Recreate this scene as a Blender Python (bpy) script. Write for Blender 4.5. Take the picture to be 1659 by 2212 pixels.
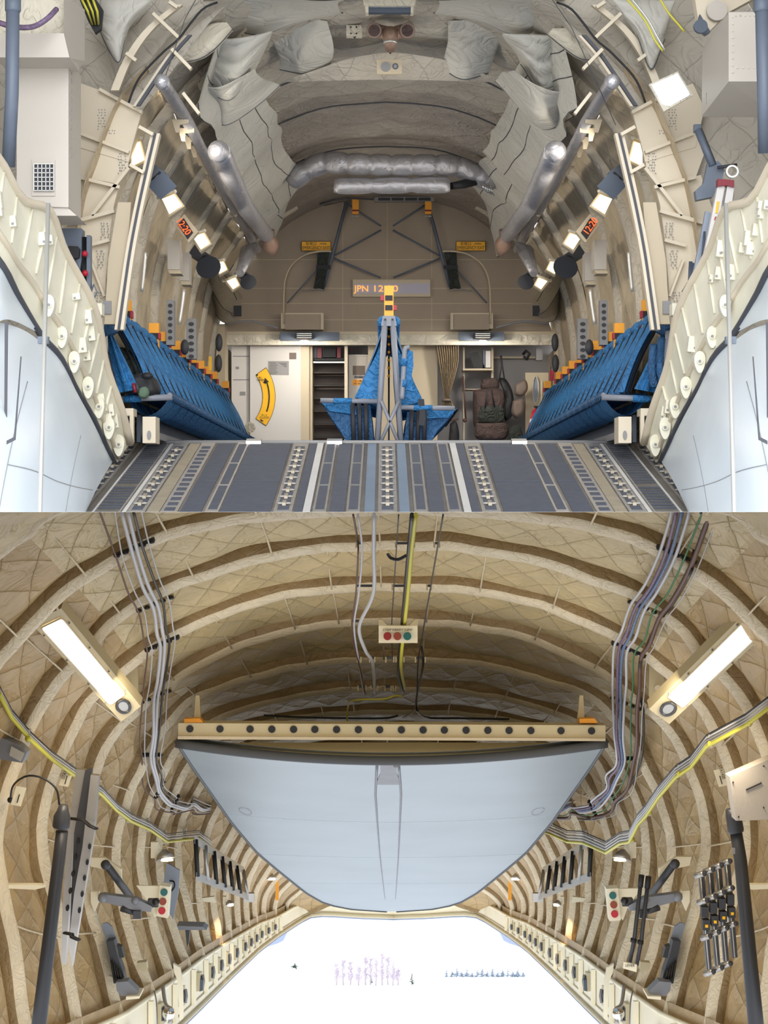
import bpy, bmesh, math, random
from mathutils import Vector, Matrix, noise
random.seed(7)
for o in list(bpy.data.objects): bpy.data.objects.remove(o)
scn = bpy.context.scene
COL = scn.collection
FPX = 4000.0
# ---------------------------------------------------------------- camera
cd = bpy.data.cameras.new('camera'); cam = bpy.data.objects.new('camera', cd); COL.objects.link(cam)
cd.sensor_fit = 'VERTICAL'; cd.sensor_height = 36.0; cd.lens = 36.0*FPX/2212.0
cd.clip_start = 0.05; cd.clip_end = 3000
cam.rotation_euler = (math.pi/2, 0, 0); scn.camera = cam
# ---------------------------------------------------------------- world, exposure
w = bpy.data.worlds.new('world'); scn.world = w; w.use_nodes = True
bg = w.node_tree.nodes['Background']; bg.inputs[0].default_value = (0.93, 0.96, 1.0, 1); bg.inputs[1].default_value = 1.5
scn.view_settings.view_transform = 'Standard'; scn.view_settings.look = 'None'
scn.view_settings.gamma = 1.0; scn.view_settings.use_curve_mapping = False
scn.view_settings.exposure = 0.0
# soft daylight coming straight in through the open tail
sd = bpy.data.lights.new('daylight','SUN'); so = bpy.data.objects.new('daylight', sd); COL.objects.link(so)
sd.energy = 3.4; sd.angle = math.radians(55); sd.color = (0.97,0.985,1.0); so.rotation_euler = (math.radians(72),0,0); so.location=(0,-3,3)
LOW_W = 19.0
FILL_W = 75.0  # power of the added fill light in the forward hold
GAL_W = 14.0
UP_W = 17.0
LAMP_LOW = 5.0      # radiance of the two long ceiling lamps
LAMP_UP = 1.8      # radiance of the cargo bay lamps
# ---------------------------------------------------------------- materials
def srgb(c):
    f = lambda u: (u/255)/12.92 if u/255 <= 0.04045 else (((u/255)+0.055)/1.055)**2.4
    return (f(c[0]), f(c[1]), f(c[2]), 1)
MC = {}
def mat(name, col=(128,128,128), rough=0.6, metal=0.0, var=0.0, vs=3.0, bump=0.0, bs=8.0, quilt=0.0, qs=0.2, emit=0.0, crease=0.0, cs=3.0, coat=0.0, qdark=0.0):
    if name in MC: return MC[name]
    m = bpy.data.materials.new(name); m.use_nodes = True; nt = m.node_tree; N = nt.nodes; Lk = nt.links
    b = N['Principled BSDF']; c = srgb(col)
    b.inputs['Base Color'].default_value = c; b.inputs['Roughness'].default_value = rough; b.inputs['Metallic'].default_value = metal
    if coat: b.inputs['Coat Weight'].default_value = coat
    if emit:
        b.inputs['Emission Color'].default_value = c; b.inputs['Emission Strength'].default_value = emit
    tc = N.new('ShaderNodeTexCoord'); src = tc.outputs['Object']
    colout = None
    def mth(op, a, bb=None):
        n = N.new('ShaderNodeMath'); n.operation = op
        for i, x in enumerate([a, bb]):
            if x is None: continue
            if isinstance(x, (int, float)): n.inputs[i].default_value = x
            else: Lk.new(x, n.inputs[i])
        return n.outputs[0]
    if var:
        n = N.new('ShaderNodeTexNoise'); n.inputs['Scale'].default_value = vs; n.inputs['Detail'].default_value = 5; Lk.new(src, n.inputs['Vector'])
        mr = N.new('ShaderNodeMapRange'); mr.inputs[1].default_value = 0.3; mr.inputs[2].default_value = 0.7
        mr.inputs[3].default_value = 1-var; mr.inputs[4].default_value = 1+var*0.5; Lk.new(n.outputs[0], mr.inputs[0])
        mx = N.new('ShaderNodeVectorMath'); mx.operation = 'SCALE'; mx.inputs[0].default_value = c[:3]; Lk.new(mr.outputs[0], mx.inputs['Scale'])
        Lk.new(mx.outputs[0], b.inputs['Base Color']); colout = mx.outputs[0]
    last = None
    def addb(h, dist, st=1.0):
        nonlocal last
        bn = N.new('ShaderNodeBump'); bn.inputs['Distance'].default_value = dist; bn.inputs['Strength'].default_value = st
        Lk.new(h, bn.inputs['Height'])
        if last: Lk.new(last, bn.inputs['Normal'])
        last = bn.outputs[0]
    if bump:
        n = N.new('ShaderNodeTexNoise'); n.inputs['Scale'].default_value = bs; n.inputs['Detail'].default_value = 6; n.inputs['Distortion'].default_value = 0.6; Lk.new(src, n.inputs['Vector'])
        addb(n.outputs[0], bump)
    if crease:      # cloth creases: folded noise ridges
        n = N.new('ShaderNodeTexNoise'); n.inputs['Scale'].default_value = cs; n.inputs['Detail'].default_value = 3; n.inputs['Distortion'].default_value = 1.6; Lk.new(src, n.inputs['Vector'])
        r = mth('ABSOLUTE', mth('SUBTRACT', n.outputs[0], 0.5)); r = mth('POWER', mth('MULTIPLY', r, 4.0), 0.6)
        addb(r, crease)
    if quilt:
        uv = N.new('ShaderNodeUVMap'); sp = N.new('ShaderNodeSeparateXYZ'); Lk.new(uv.outputs[0], sp.inputs[0])
        nz = N.new('ShaderNodeTexNoise'); nz.inputs['Scale'].default_value = 2.5; Lk.new(uv.outputs[0], nz.inputs['Vector'])
        wob = mth('MULTIPLY', mth('SUBTRACT', nz.outputs[0], 0.5), 0.5)
        a = mth('ADD', mth('DIVIDE', mth('ADD', sp.outputs[0], sp.outputs[1]), qs), wob); bb = mth('SUBTRACT', mth('DIVIDE', mth('SUBTRACT', sp.outputs[0], sp.outputs[1]), qs), wob)
        pa = mth('PINGPONG', a, 0.5); pb = mth('PINGPONG', bb, 0.5)
        h = mth('POWER', mth('MULTIPLY', mth('MINIMUM', pa, pb), 2.0), 0.38)
        addb(h, quilt)
        if qdark:   # stitching thread
            t = mth('GREATER_THAN', mth('MINIMUM', pa, pb), 0.018)
            mr = N.new('ShaderNodeMapRange'); mr.inputs[3].default_value = 1-qdark; mr.inputs[4].default_value = 1; Lk.new(t, mr.inputs[0])
            mx = N.new('ShaderNodeVectorMath'); mx.operation = 'SCALE'
            if colout: Lk.new(colout, mx.inputs[0])
            else: mx.inputs[0].default_value = c[:3]
            Lk.new(mr.outputs[0], mx.inputs['Scale']); Lk.new(mx.outputs[0], b.inputs['Base Color'])
    if last: Lk.new(last, b.inputs['Normal'])
    MC[name] = m; return m
# upper bay
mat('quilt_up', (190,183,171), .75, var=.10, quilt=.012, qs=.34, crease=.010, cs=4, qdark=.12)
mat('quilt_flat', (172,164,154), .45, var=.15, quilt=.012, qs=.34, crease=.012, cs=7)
mat('fabric', (200,198,190), .8, var=.08, crease=.012, cs=2.2)
mat('fabric_cream', (214,207,190), .6, var=.06, crease=.012, cs=4)
mat('quilt_side', (204,188,160), .85, var=.10, quilt=.012, qs=.34, crease=.006, cs=4, qdark=.12)
mat('rib_cloth', (208,198,180), .85, var=.08, crease=.012, cs=6)
mat('bulkhead', (166,152,136), .75, var=.06, bump=.002, bs=60)
mat('beige', (220,208,186), .5, var=.04, vs=2)
mat('beige_dark', (200,186,160), .55, var=.05, vs=2)  # slightly deeper beige for trim, brackets and housings
mat('box_grey', (196,189,180), .5, var=.03)
mat('cream', (232,228,208), .5, var=.08, vs=6)
mat('fairing', (222,232,240), .35, var=.05, vs=1.5)
mat('line_dark', (70,72,76), .6)
mat('seal', (74,76,84), .6)
mat('foil', (186,186,192), .46, .7, var=.08, vs=8, bump=.02, bs=9)
mat('brown_plastic', (142,116,102), .45, var=.1)
mat('steel_blue', (98,108,124), .5, var=.08, vs=8)
mat('slate', (72,82,98), .5)
mat('black', (22,23,28), .6)
mat('dark_grey', (52,54,60), .6)
mat('grey', (140,140,142), .5)
mat('tube_grey', (128,132,142), .45)
mat('light_metal', (200,200,196), .35, .5)
mat('chrome', (220,220,222), .15, 1.0)
mat('orange', (252,174,50), .5, var=.05)
mat('yellow', (250,190,10), .5)
mat('red', (176,26,48), .5)
mat('maroon', (132,28,44), .5)
mat('blue', (38,116,176), .6, var=.15, vs=9, crease=.012, cs=10)
mat('blue_dark', (42,88,132), .7, var=.15, vs=9, crease=.012, cs=10)
mat('webbing', (36,38,46), .7)
mat('green_bag', (52,58,54), .8, crease=.03, cs=9)
mat('brown_bag', (84,68,66), .8, crease=.015, cs=8)
mat('white_door', (214,211,209), .5)
mat('curtain', (172,154,128), .7, var=.08)
mat('alcove', (150,148,150), .7)
mat('wood_brown', (112,98,90), .6)
mat('lamp_up', (255,236,190), emit=LAMP_UP)
mat('lamp_small', (255,225,170), emit=6)
mat('led_red', (255,90,40), emit=2.0)
mat('led_orange', (250,170,80), emit=1.1)
mat('led_face', (176,172,190), .4)
mat('ink', (45,35,20), .6)
mat('mirror', (225,230,235), .04, 1.0)
mat('pad', (78,83,96), .8, var=.12, vs=14, bump=.002, bs=80)
mat('ramp_steel', (176,172,168), .42, .45, var=.14, vs=7)
mat('ramp_white', (222,222,222), .4, .2, var=.06)
mat('ramp_blue', (120,136,156), .55, .1, var=.1)
mat('ramp_sand', (170,160,142), .5, .3, var=.15, vs=10)
# lower bay
mat('quilt_wall_lamplit', (182,154,106), .5, var=.14, quilt=.020, qs=.30, crease=.006, cs=4, qdark=.10)  # ceiling quilt made more ochre: warm lamp light put into the wall colour
mat('sign_yellow', (255,188,40), .5)
mat('quilt_low', (200,180,136), .45, var=.14, quilt=.022, qs=.27, crease=.008, cs=4, qdark=.10)
mat('quilt_rib_shaded', (146,122,82), .5, var=.12, quilt=.006, qs=.24, crease=.006, cs=7)  # same cloth as the bays; shade on rib faces put into a darker brown
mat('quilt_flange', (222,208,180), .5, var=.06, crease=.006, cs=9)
mat('khaki', (196,184,150), .5, var=.05)
mat('sill_cream', (244,237,212), .5, var=.05)
mat('door_blue', (150,163,174), .42, var=.07, vs=1.2)
mat('door_streak', (112,112,124), .45, var=.2, vs=6)
mat('lamp_low', (255,240,214), emit=LAMP_LOW)
mat('lamp_flood', (255,225,180), emit=9)
mat('cable_white', (196,198,206), .4)
mat('cable_black', (28,28,30), .4)
mat('cable_brown', (92,62,54), .5)
mat('cable_green', (40,120,74), .5)
mat('cable_blue', (96,120,160), .5, var=.4, vs=40)
mat('cable_mix', (120,100,130), .5, var=.4, vs=50)
mat('conduit_yellow', (206,200,70), .4)
mat('pole_dark', (62,64,70), .45, .2)
mat('alu', (178,176,174), .35, .75, var=.08, vs=4)
mat('lens_red', (150,30,34), .5)
mat('lens_red2', (196,34,50), .5)
mat('lens_amber', (150,66,44), .5)
mat('lens_teal', (26,104,104), .5)
mat('panel_blue', (140,150,166), .45, .2)
mat('ground_blown', (250,250,252), .9)  # overexposed ground: its blown-out glare put into a near-white colour
mat('bark_hazed', (190,178,186), .9)  # paled: haze over the distant trees put into the colour
mat('twig_hazed', (206,196,210), .9)  # branches washed toward lavender, distance haze painted in
mat('conifer', (92,116,96), .9)
mat('conifer_hazed', (180,196,212), .9)  # conifer green turned pale blue, far haze put into the colour
mat('fin', (150,164,194), .5)
mat('bounce_slab', (236,236,236), .8)  # near white so the added divider bounces daylight into the upper bay
# ---------------------------------------------------------------- geometry helpers
def P(x, y, d): return Vector(((x-829.5)*d/FPX, d, (1106.0-y)*d/FPX))
def U(x, z, d): return Vector((x + (835-829.5)/FPX*d, d, z + 0.014*d))     # upper bay axes: across, height, distance
SIDE = 'U'
def U2(x, z, d): return Vector((x + 5.5/FPX*d, d, z))      # same, heights above the camera plane
def V(p, d=None):
    if isinstance(p, Vector): return p
    return P(p[0], p[1], p[2] if len(p) > 2 else d)
class MB:
    def __init__(s): s.v=[]; s.f=[]; s.m=[]; s.uv=[]; s.sm=[]
    def face(s, pts, m=0, uv=None, smooth=False):
        n=len(s.v); s.v += [Vector(p) for p in pts]; s.f.append(tuple(range(n, n+len(pts)))); s.m.append(m); s.uv.append(uv); s.sm.append(smooth)
    def prism(s, pts, vec, m=0, ms=None):
        n=len(s.v); k=len(pts); vec=Vector(vec); pts=[Vector(p) for p in pts]; ms = m if ms is None else ms
        s.v += pts + [p+vec for p in pts]
        s.f.append(tuple(range(n,n+k))); s.f.append(tuple(range(n+2*k-1,n+k-1,-1)))
        s.m += [m,ms]; s.uv += [None]*2; s.sm += [False]*2
        for i in range(k):
            j=(i+1)%k; s.f.append((n+i,n+j,n+k+j,n+k+i)); s.m.append(ms); s.uv.append(None); s.sm.append(False)
        return s
    def pp(s, px, d, t=.02, m=0, ms=None): return s.prism([V(p,d) for p in px], (0,t,0), m, ms)
    def rect(s, x0,y0,x1,y1,d,t=.02,m=0): return s.pp([(x0,y0),(x1,y0),(x1,y1),(x0,y1)],d,t,m)
    def disc(s, x,y,rx,d,t=.02,m=0,n=20,ry=None,rot=0):
        ry = rx if ry is None else ry; c,q=math.cos(rot),math.sin(rot); pts=[]
        for i in range(n):
            a=2*math.pi*i/n; u,v=rx*math.cos(a),ry*math.sin(a); pts.append((x+u*c-v*q, y+u*q+v*c))
        return s.pp(pts,d,t,m)
    def ring(s, x,y,rx,wid,d,t=.02,m=0,n=28,ry=None,a0=0,a1=2*math.pi):
        ry = rx if ry is None else ry; full = abs(a1-a0-2*math.pi)<1e-6
        for i in range(n):
            A=a0+(a1-a0)*i/n; B=a0+(a1-a0)*(i+1)/n
            s.pp([(x+rx*math.cos(A),y+ry*math.sin(A)),(x+rx*math.cos(B),y+ry*math.sin(B)),(x+(rx-wid)*math.cos(B),y+(ry-wid)*math.sin(B)),(x+(rx-wid)*math.cos(A),y+(ry-wid)*math.sin(A))],d,t,m)
        return s
    def box(s, c, h, R=None, m=0):
        c=Vector(c); R = R or Matrix.Identity(3)
        q=[c+R@Vector((a*h[0],b*h[1],e*h[2])) for e in (-1,1) for a,b in ((-1,-1),(1,-1),(1,1),(-1,1))]
        n=len(s.v); s.v+=q
        for f in ((0,3,2,1),(4,5,6,7),(0,1,5,4),(1,2,6,5),(2,3,7,6),(3,0,4,7)):
            s.f.append(tuple(n+i for i in f)); s.m.append(m); s.uv.append(None); s.sm.append(False)
        return s
    def grid(s, rows, m=0, uvs=None, smooth=True, mf=None, close=False):
        n=len(s.v); R=len(rows); C=len(rows[0])
        for r in rows: s.v += [Vector(p) for p in r]
        for i in range(R-1):
            for j in range(C if close else C-1):
                j2=(j+1)%C
                s.f.append((n+i*C+j,n+i*C+j2,n+(i+1)*C+j2,n+(i+1)*C+j)); s.m.append(mf(i,j) if mf else m); s.sm.append(smooth)
                s.uv.append([uvs[i][j],uvs[i][j2],uvs[i+1][j2],uvs[i+1][j]] if uvs else None)
        return s
    def tube(s, pts, r, n=8, m=0, cap=True, flat=1.0):
        pts=[Vector(p) for p in pts]; k=len(pts); rs = r if isinstance(r,(list,tuple)) else [r]*k
        rows=[]; prev=None
        for i,p in enumerate(pts):
            t=(pts[min(i+1,k-1)]-pts[max(i-1,0)])
            if t.length<1e-9: t=Vector((0,0,1))
            t.normalize()
            if prev is None:
                a = Vector((0,0,1)) if abs(t.z)<.9 else Vector((0,1,0)); u=t.cross(a).normalized()
            else:
                u=(prev-t*prev.dot(t)); u = u.normalized() if u.length>1e-6 else t.cross(Vector((0,0,1))).normalized()
            prev=u; v=t.cross(u)
            rows.append([p+u*rs[i]*math.cos(2*math.pi*j/n)+v*rs[i]*flat*math.sin(2*math.pi*j/n) for j in range(n)])
        s.grid(rows,m,close=True)
        if cap:
            s.face(rows[0][::-1],m); s.face(rows[-1],m)
        return s
    def ball(s, c, r, m=0, n=12, k=8, sc=(1,1,1)):
        c=Vector(c); rows=[]
        for i in range(k+1):
            a=math.pi*i/k; rows.append([c+Vector((sc[0]*r*math.sin(a)*math.cos(2*math.pi*j/n),sc[1]*r*math.sin(a)*math.sin(2*math.pi*j/n),sc[2]*r*math.cos(a))) for j in range(n)])
        return s.grid(rows,m,close=True)
    def build(s, name, mats, parent=None, label=None, cat=None, group=None, kind=None, merge=True):
        me=bpy.data.meshes.new(name); mats=[mats] if isinstance(mats,str) else mats
        if parent is not None:
            off=Vector((0,0,0)); q=parent
            while q is not None: off+=Vector(q.location); q=q.parent
        else:
            xs=[v.x for v in s.v]; ys=[v.y for v in s.v]; zs=[v.z for v in s.v]
            off=Vector(((min(xs)+max(xs))/2,(min(ys)+max(ys))/2,min(zs)))
        zs=[v.z for v in s.v]
        me.from_pydata([v-off for v in s.v],[],s.f)
        for nm in mats: me.materials.append(MC[nm])
        if any(u for u in s.uv):
            ul=me.uv_layers.new(name='uv'); li=0
            for fi,f in enumerate(s.f):
                for k in range(len(f)):
                    ul.data[li].uv = s.uv[fi][k] if s.uv[fi] else (0,0)
                    li+=1
        me.polygons.foreach_set('material_index', s.m); me.polygons.foreach_set('use_smooth', s.sm)
        bm=bmesh.new(); bm.from_mesh(me)
        if merge: bmesh.ops.remove_doubles(bm, verts=bm.verts, dist=1e-5)
        cut = .0003 if SIDE=='U' else -.0003
        if (SIDE=='U' and min(zs)<cut) or (SIDE=='L' and max(zs)>cut):
            bmesh.ops.bisect_plane(bm, geom=bm.verts[:]+bm.edges[:]+bm.faces[:], plane_co=Vector((0,0,cut))-off, plane_no=(0,0,1), clear_inner=SIDE=='U', clear_outer=SIDE=='L')
        bmesh.ops.recalc_face_normals(bm, faces=bm.faces); bm.to_mesh(me); bm.free()
        o=bpy.data.objects.new(name,me); COL.objects.link(o); o.location=off if parent is None else (0,0,0)
        if parent is not None: o.parent=parent
        tag(o,label,cat,group,kind); return o
def tag(o,label=None,cat=None,group=None,kind=None):
    if label: o['label']=label
    if cat: o['category']=cat
    if group: o['group']=group
    if kind: o['kind']=kind
    return o
def thing(name,label,cat,loc,group=None):
    o=bpy.data.objects.new(name,None); COL.objects.link(o); o.location=V(loc); o.empty_display_size=.05
    return tag(o,label,cat,group)
def copy_tree(o, delta, label, group=None):
    c=o.copy(); COL.objects.link(c); c.location=Vector(o.location)+Vector(delta); c['label']=label
    if group: c['group']=group
    for ch in list(o.children):
        e=ch.copy(); COL.objects.link(e); e.parent=c
        for g in ch.children:
            h=g.copy(); COL.objects.link(h); h.parent=e
    return c
def text(s, px, py, d, h, mname, parent, name='lettering', rot=0, depth=.001, width=None, label=None):
    """lettering centred at a place, cap height h metres, facing the camera side"""
    cu=bpy.data.curves.new(name,'FONT'); cu.body=s; cu.align_x='CENTER'; cu.align_y='CENTER'; cu.size=h/.7; cu.extrude=depth
    t=bpy.data.objects.new('tmp',cu); COL.objects.link(t); bpy.context.view_layer.update()
    me=bpy.data.meshes.new_from_object(t.evaluated_get(bpy.context.evaluated_depsgraph_get())); bpy.data.objects.remove(t)
    R=Matrix.Rotation(rot,4,'Y')@Matrix.Rotation(math.pi/2,4,'X'); sc=1
    if width and len(me.vertices):
        xs=[v.co.x for v in me.vertices]; sc=width/max(1e-6,max(xs)-min(xs))
    off=Vector((0,0,0)); q=parent
    while q is not None: off+=Vector(q.location); q=q.parent
    me.transform(Matrix.Translation(V((px,py,d))-off)@R@Matrix.Diagonal((sc,1,1,1)))
    me.materials.clear(); me.materials.append(MC[mname])
    o=bpy.data.objects.new(name,me); COL.objects.link(o); o.parent=parent
    if label: o['label']=label
    return o
def cr(pts, n):
    """smooth resample of a polyline to n points (Catmull-Rom, by arc length)"""
    pts=[Vector(p) for p in pts]; dense=[]
    for i in range(len(pts)-1):
        p0=pts[max(i-1,0)]; p1=pts[i]; p2=pts[i+1]; p3=pts[min(i+2,len(pts)-1)]
        for k in range(10):
            t=k/10; dense.append(.5*((2*p1)+(p2-p0)*t+(2*p0-5*p1+4*p2-p3)*t*t+(3*p1-p0-3*p2+p3)*t**3))
    dense.append(pts[-1]); L=[0]
    for a,b in zip(dense,dense[1:]): L.append(L[-1]+(b-a).length)
    out=[]; j=0
    for i in range(n):
        s=L[-1]*i/(n-1)
        while j<len(L)-2 and L[j+1]<s: j+=1
        t=(s-L[j])/max(1e-9,L[j+1]-L[j]); out.append(dense[j].lerp(dense[j+1],t))
    return out
def crp(pxs, d=None, n=24): return cr([V(p,d) for p in pxs], n)
def mirU(p): return (1672-p[0],)+tuple(p[1:])
def mirL(p): return (1700-p[0],)+tuple(p[1:])
ORD=['first','second','third','fourth','fifth','sixth','seventh','eighth','ninth','tenth','eleventh','twelfth','thirteenth','fourteenth','fifteenth','sixteenth','seventeenth','eighteenth','nineteenth','twentieth']
def nz(p, sc, seed=0): return noise.noise(Vector(p)*sc+Vector((seed*7.3,seed*3.1,0)))
# ================================================================= UPPER BAY (seen up the ramp)
SIDE='U'
# added slab, seen edge-on: keeps the two bays' light apart, white to bounce daylight
m=MB(); m.box((0,18.6,0),(7,15.5,.0001)); m.box((0,-1.2,-.05),(7,1.0,.0004))
SIDE='X'; m.build('floor','bounce_slab',kind='structure'); SIDE='U'
PROF=[(2.2,.0),(2.22,.5),(2.25,1.0),(2.25,1.6),(2.17,2.2),(1.97,2.72),(1.6,3.22),(1.15,3.57),(.6,3.78),(0,3.83)]
HP=cr([Vector((a,0,b)) for a,b in PROF],40)                       # right half, floor to crown
def sect(d, k=1.0, part='all'):
    pts=[U(p.x*k,p.z*k if k!=1 else p.z,d) for p in HP]
    return pts
def shell(i0,i1,sgn,d0,d1,name,nd=40,mats=('quilt_side',),mf=None):
    m=MB(); rows=[]; uvs=[]
    for k in range(nd+1):
        d=d0+(d1-d0)*k/nd; r=[]; uv=[]; L=0
        for i in range(i0,i1+1):
            p=HP[i]
            if i>i0: L+=(HP[i]-HP[i-1]).length
            bay=abs(math.sin(math.pi*(d-14)/1.45)); q=.02*bay**.5
            nn=nz((p.x*sgn,d,p.z),1.7,3)*.05+nz((p.x*sgn,d,p.z),5,1)*.012
            f=1-(q+nn-.03)/2.6
            r.append(U(sgn*p.x*f, (p.z-1.4)*f+1.4, d)); uv.append((L+i0*.17,d))
        rows.append(r); uvs.append(uv)
    m.grid(rows,uvs=uvs,mf=mf); return m.build(name,list(mats),kind='structure')
shell(0,24,-1,13.4,24.6,'wall_left',120); shell(0,24,1,13.4,24.6,'wall_right',120)
m=MB(); rows=[];uvs=[]
full=[Vector((-p.x,0,p.z)) for p in HP[24:]]+[p for p in HP[24:-1]][::-1]
for k in range(121):
    d=13.4+11.2*k/120; r=[];uv=[]
    for j,p in enumerate(full):
        pl=.03*abs(math.sin(math.pi*p.x/.62))**.5*abs(math.sin(math.pi*(d-13.4)/1.4))**.5
        zz=p.z-pl+nz((p.x,d,0),2.2,5)*.04+nz((p.x,d,0),7,2)*.015
        r.append(U(p.x,zz,d)); uv.append((p.x,d*.55))
    rows.append(r);uvs.append(uv)
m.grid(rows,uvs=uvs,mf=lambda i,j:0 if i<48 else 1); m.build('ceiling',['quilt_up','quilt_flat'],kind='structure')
# seams across the blanket ceiling
for n,(dd) in enumerate([16.7,18.25,20.6]):
    pts=[U(p.x,p.z-.05,dd+nz((p.x,dd,0),3)*.06) for p in full[6:-6]]
    MB().tube(pts,.008,5).build('trim_%d'%(n+1),'seal',kind='structure')
# cross ribs on the side walls
for n,dd in enumerate([14.9,16.35,17.8,19.25,20.7,22.15,23.6]):
    for sgn in (-1,1):
        m=MB(); rows=[]
        for i in range(0,31):
            p=HP[i]; t=(HP[min(i+1,39)]-HP[max(i-1,0)]).normalized(); nrm=Vector((-t.z,0,t.x)); wv=nz((i*.3,dd,sgn),1.3)*.012
            r=[]
            for o,y in ((-.02,-.09),(.03,-.075),(.05,-.04),(.05,.04),(.03,.075),(-.02,.09)):
                q=p+nrm*(o+wv); r.append(U(sgn*q.x,q.z,dd+y))
            rows.append(r)
        m.grid(rows); m.build('trim_%d'%(4+n*2+(sgn>0)),'rib_cloth',kind='structure')
# ---- portal web (flat structural wall around the opening) and outer flare
inn=[(150,1100),(232,957),(232,700),(232,560),(245,440),(258,395),(285,310),(305,243),(345,190),(420,90),(480,20),(560,-30),(700,-48),(836,-52)]
for sgn in (0,1):
    f=(lambda p:p) if sgn==0 else mirU
    ic=[V(f(p),13.7) for p in inn]; a=cr(ic,60)
    m=MB(); rows=[]; uvs=[]
    for k in range(9):
        r=[];uv=[]
        for p in a:
            c=U(0,1.2,13.7); q=c+(p-c)*(1+.1*k)
            q.y=13.7-.02*k+ (nz(q,3)*.05 if k else 0); r.append(q); uv.append((q.x,q.z))
        rows.append(r);uvs.append(uv)
    m.grid(rows,uvs=uvs); m.build('wall_aft_'+('left','right')[sgn],'quilt_up',kind='structure')
# outer flare toward the camera
for sgn in (-1,1):
    m=MB(); rows=[];uvs=[]
    for k in range(20):
        d=13.6-k*.22; r=[];uv=[]
        for i in range(0,40):
            p=HP[i]; f=1.42+.0*k; nn=nz((p.x,d,p.z),2)*.08
            r.append(U(sgn*p.x*(f+nn*.3),(p.z-1.2)*(f+nn*.3)+1.2,d)); uv.append((i*.17,d))
        rows.append(r);uvs.append(uv)
    m.grid(rows,uvs=uvs); m.build('wall_outer_'+('left' if sgn<0 else 'right'),'quilt_up',kind='structure')
# ---- bulkhead
D=24.5
m=MB(); 
top=[(478,720),(485,700),(488,640),(500,600),(560,520),(600,470),(650,420),(720,400),(836,395)]
poly=top+[mirU(p) for p in top[::-1][1:]]
m.pp(poly,D,.05); 
for y in (560,622,655,690):   # riveted lap joints
    m.rect(520,y,1150,y+1.2,D-.006,.006,1)
for x in (740,836,932): m.rect(x,440,x+1,715,D-.005,.005,1)
m.build('wall_back',['bulkhead','beige_dark'],kind='structure')
m=MB(); m.rect(484,716,1210,722,D-.04,.1,1)
m.rect(484,722,1210,745,D-.02,.1,0)
for x0,x1 in ((484,607),(736,954),(1089,1210)):
    n=int((x1-x0)/36); w_=(x1-x0)/n
    for i in range(n):
        a=x0+i*w_; c=(a+w_/2,732)
        for q in ([(a+3,724),(a+w_-3,724),c],[(a+w_-3,724),(a+w_-3,740),c],[(a+w_-3,740),(a+3,740),c],[(a+3,740),(a+3,724),c]):
            m.face([V((x,y),D-.03-(.02 if (x,y)==c else 0)) for x,y in q],0)
m.build('trim_20',['fabric_cream','beige_dark'],kind='structure')
m=MB(); m.rect(470,700,486,960,D-.3,.5); m.rect(1208,700,1226,960,D-.3,.5); m.build('trim_21','beige_dark',kind='structure')
m=MB(); m.rect(440,740,1240,1000,D+1.6,.05); m.build('wall_galley','alcove',kind='structure')
m=MB(); m.prism([P(440,741,D+.05),P(1240,741,D+.05),P(1240,746,D+1.6),P(440,746,D+1.6)],(0,0,.05)); m.build('ceiling_galley','beige_dark',kind='structure')
m=MB(); m.rect(480,745,485,985,D,1.6); m.rect(1207,745,1212,985,D,1.6); m.build('wall_galley_sides','beige',kind='structure')
m=MB(); zf=U(0,.3,15).z
m.prism([U2(-2.25,.54,14.75),U2(2.25,.54,14.75),U2(2.25,.54,26.2),U2(-2.25,.54,26.2)],(0,0,-.05)); m.build('floor_cargo','pad',kind='structure')
# ---------------------------------------------------------------- ramp
A,B=14.75,12.0
zA=(1106-958)*A/FPX; 
def ramp(u,v,dz=0):            # u metres across, v 0 at hinge .. 1 near end
    d=A+(B-A)*v; return Vector((u+.02, d, zA*(1-v)+.004+dz))
def ru(x): return (x-836)*A/FPX
m=MB()
HW=2.05
m.prism([ramp(-HW,0),ramp(HW,0),ramp(HW,1.06),ramp(-HW,1.06)],(0,0,-.0),0)
def strip(x0,x1,v0=0.02,v1=1.06,dz=.004,mi=1):
    a,b=ru(x0),ru(x1); m.prism([ramp(a,v0,dz),ramp(b,v0,dz),ramp(b,v1,dz),ramp(a,v1,dz)],(0,0,-.004),mi)
def cutrail(x0,x1,n=11,small=False,sgn=1):
    strip(x0,x1,.01,1.06,.006,2); w_=(x1-x0)
    for i in range(n):
        v=.05+i*.95/n
        strip(x0+w_*.2,x1-w_*.2,v+.03,min(1.06,v+.03+.55/n),.010,1)
        c=ru((x0+x1)/2); vv=v+.03+.78/n
        if vv<.97 and not small:
            pts=[]
            for k in range(12):
                a=2*math.pi*k/12; q=ramp(c+.045*math.cos(a),vv+.014*math.sin(a),.016); pts.append(q)
            m.face(pts,3); 
            m.prism([ramp(c-.012,vv-.012,.03),ramp(c+.012,vv-.012,.03),ramp(c+.012,vv+.02,.03),ramp(c-.012,vv+.02,.03)],(0,0,-.02),5)
def framed(x0,x1,n=4,off=0):
    strip(x0-4,x1+4,.0,1.06,.006,2)
    for i in range(n):
        v=.03+i*.97/n; strip(x0,x1,v+.01,min(.99,v+.97/n-.012),.009,1)
def pads(x0,x1,n=2,off=.5):
    vs=[.02,.62,1.06] if n==2 else [.02,.33,.62,1.06]
    for a,b in zip(vs,vs[1:]): strip(x0,x1,a+.004,b-.006,.005,1)
half=[('c',820,0),]
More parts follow.
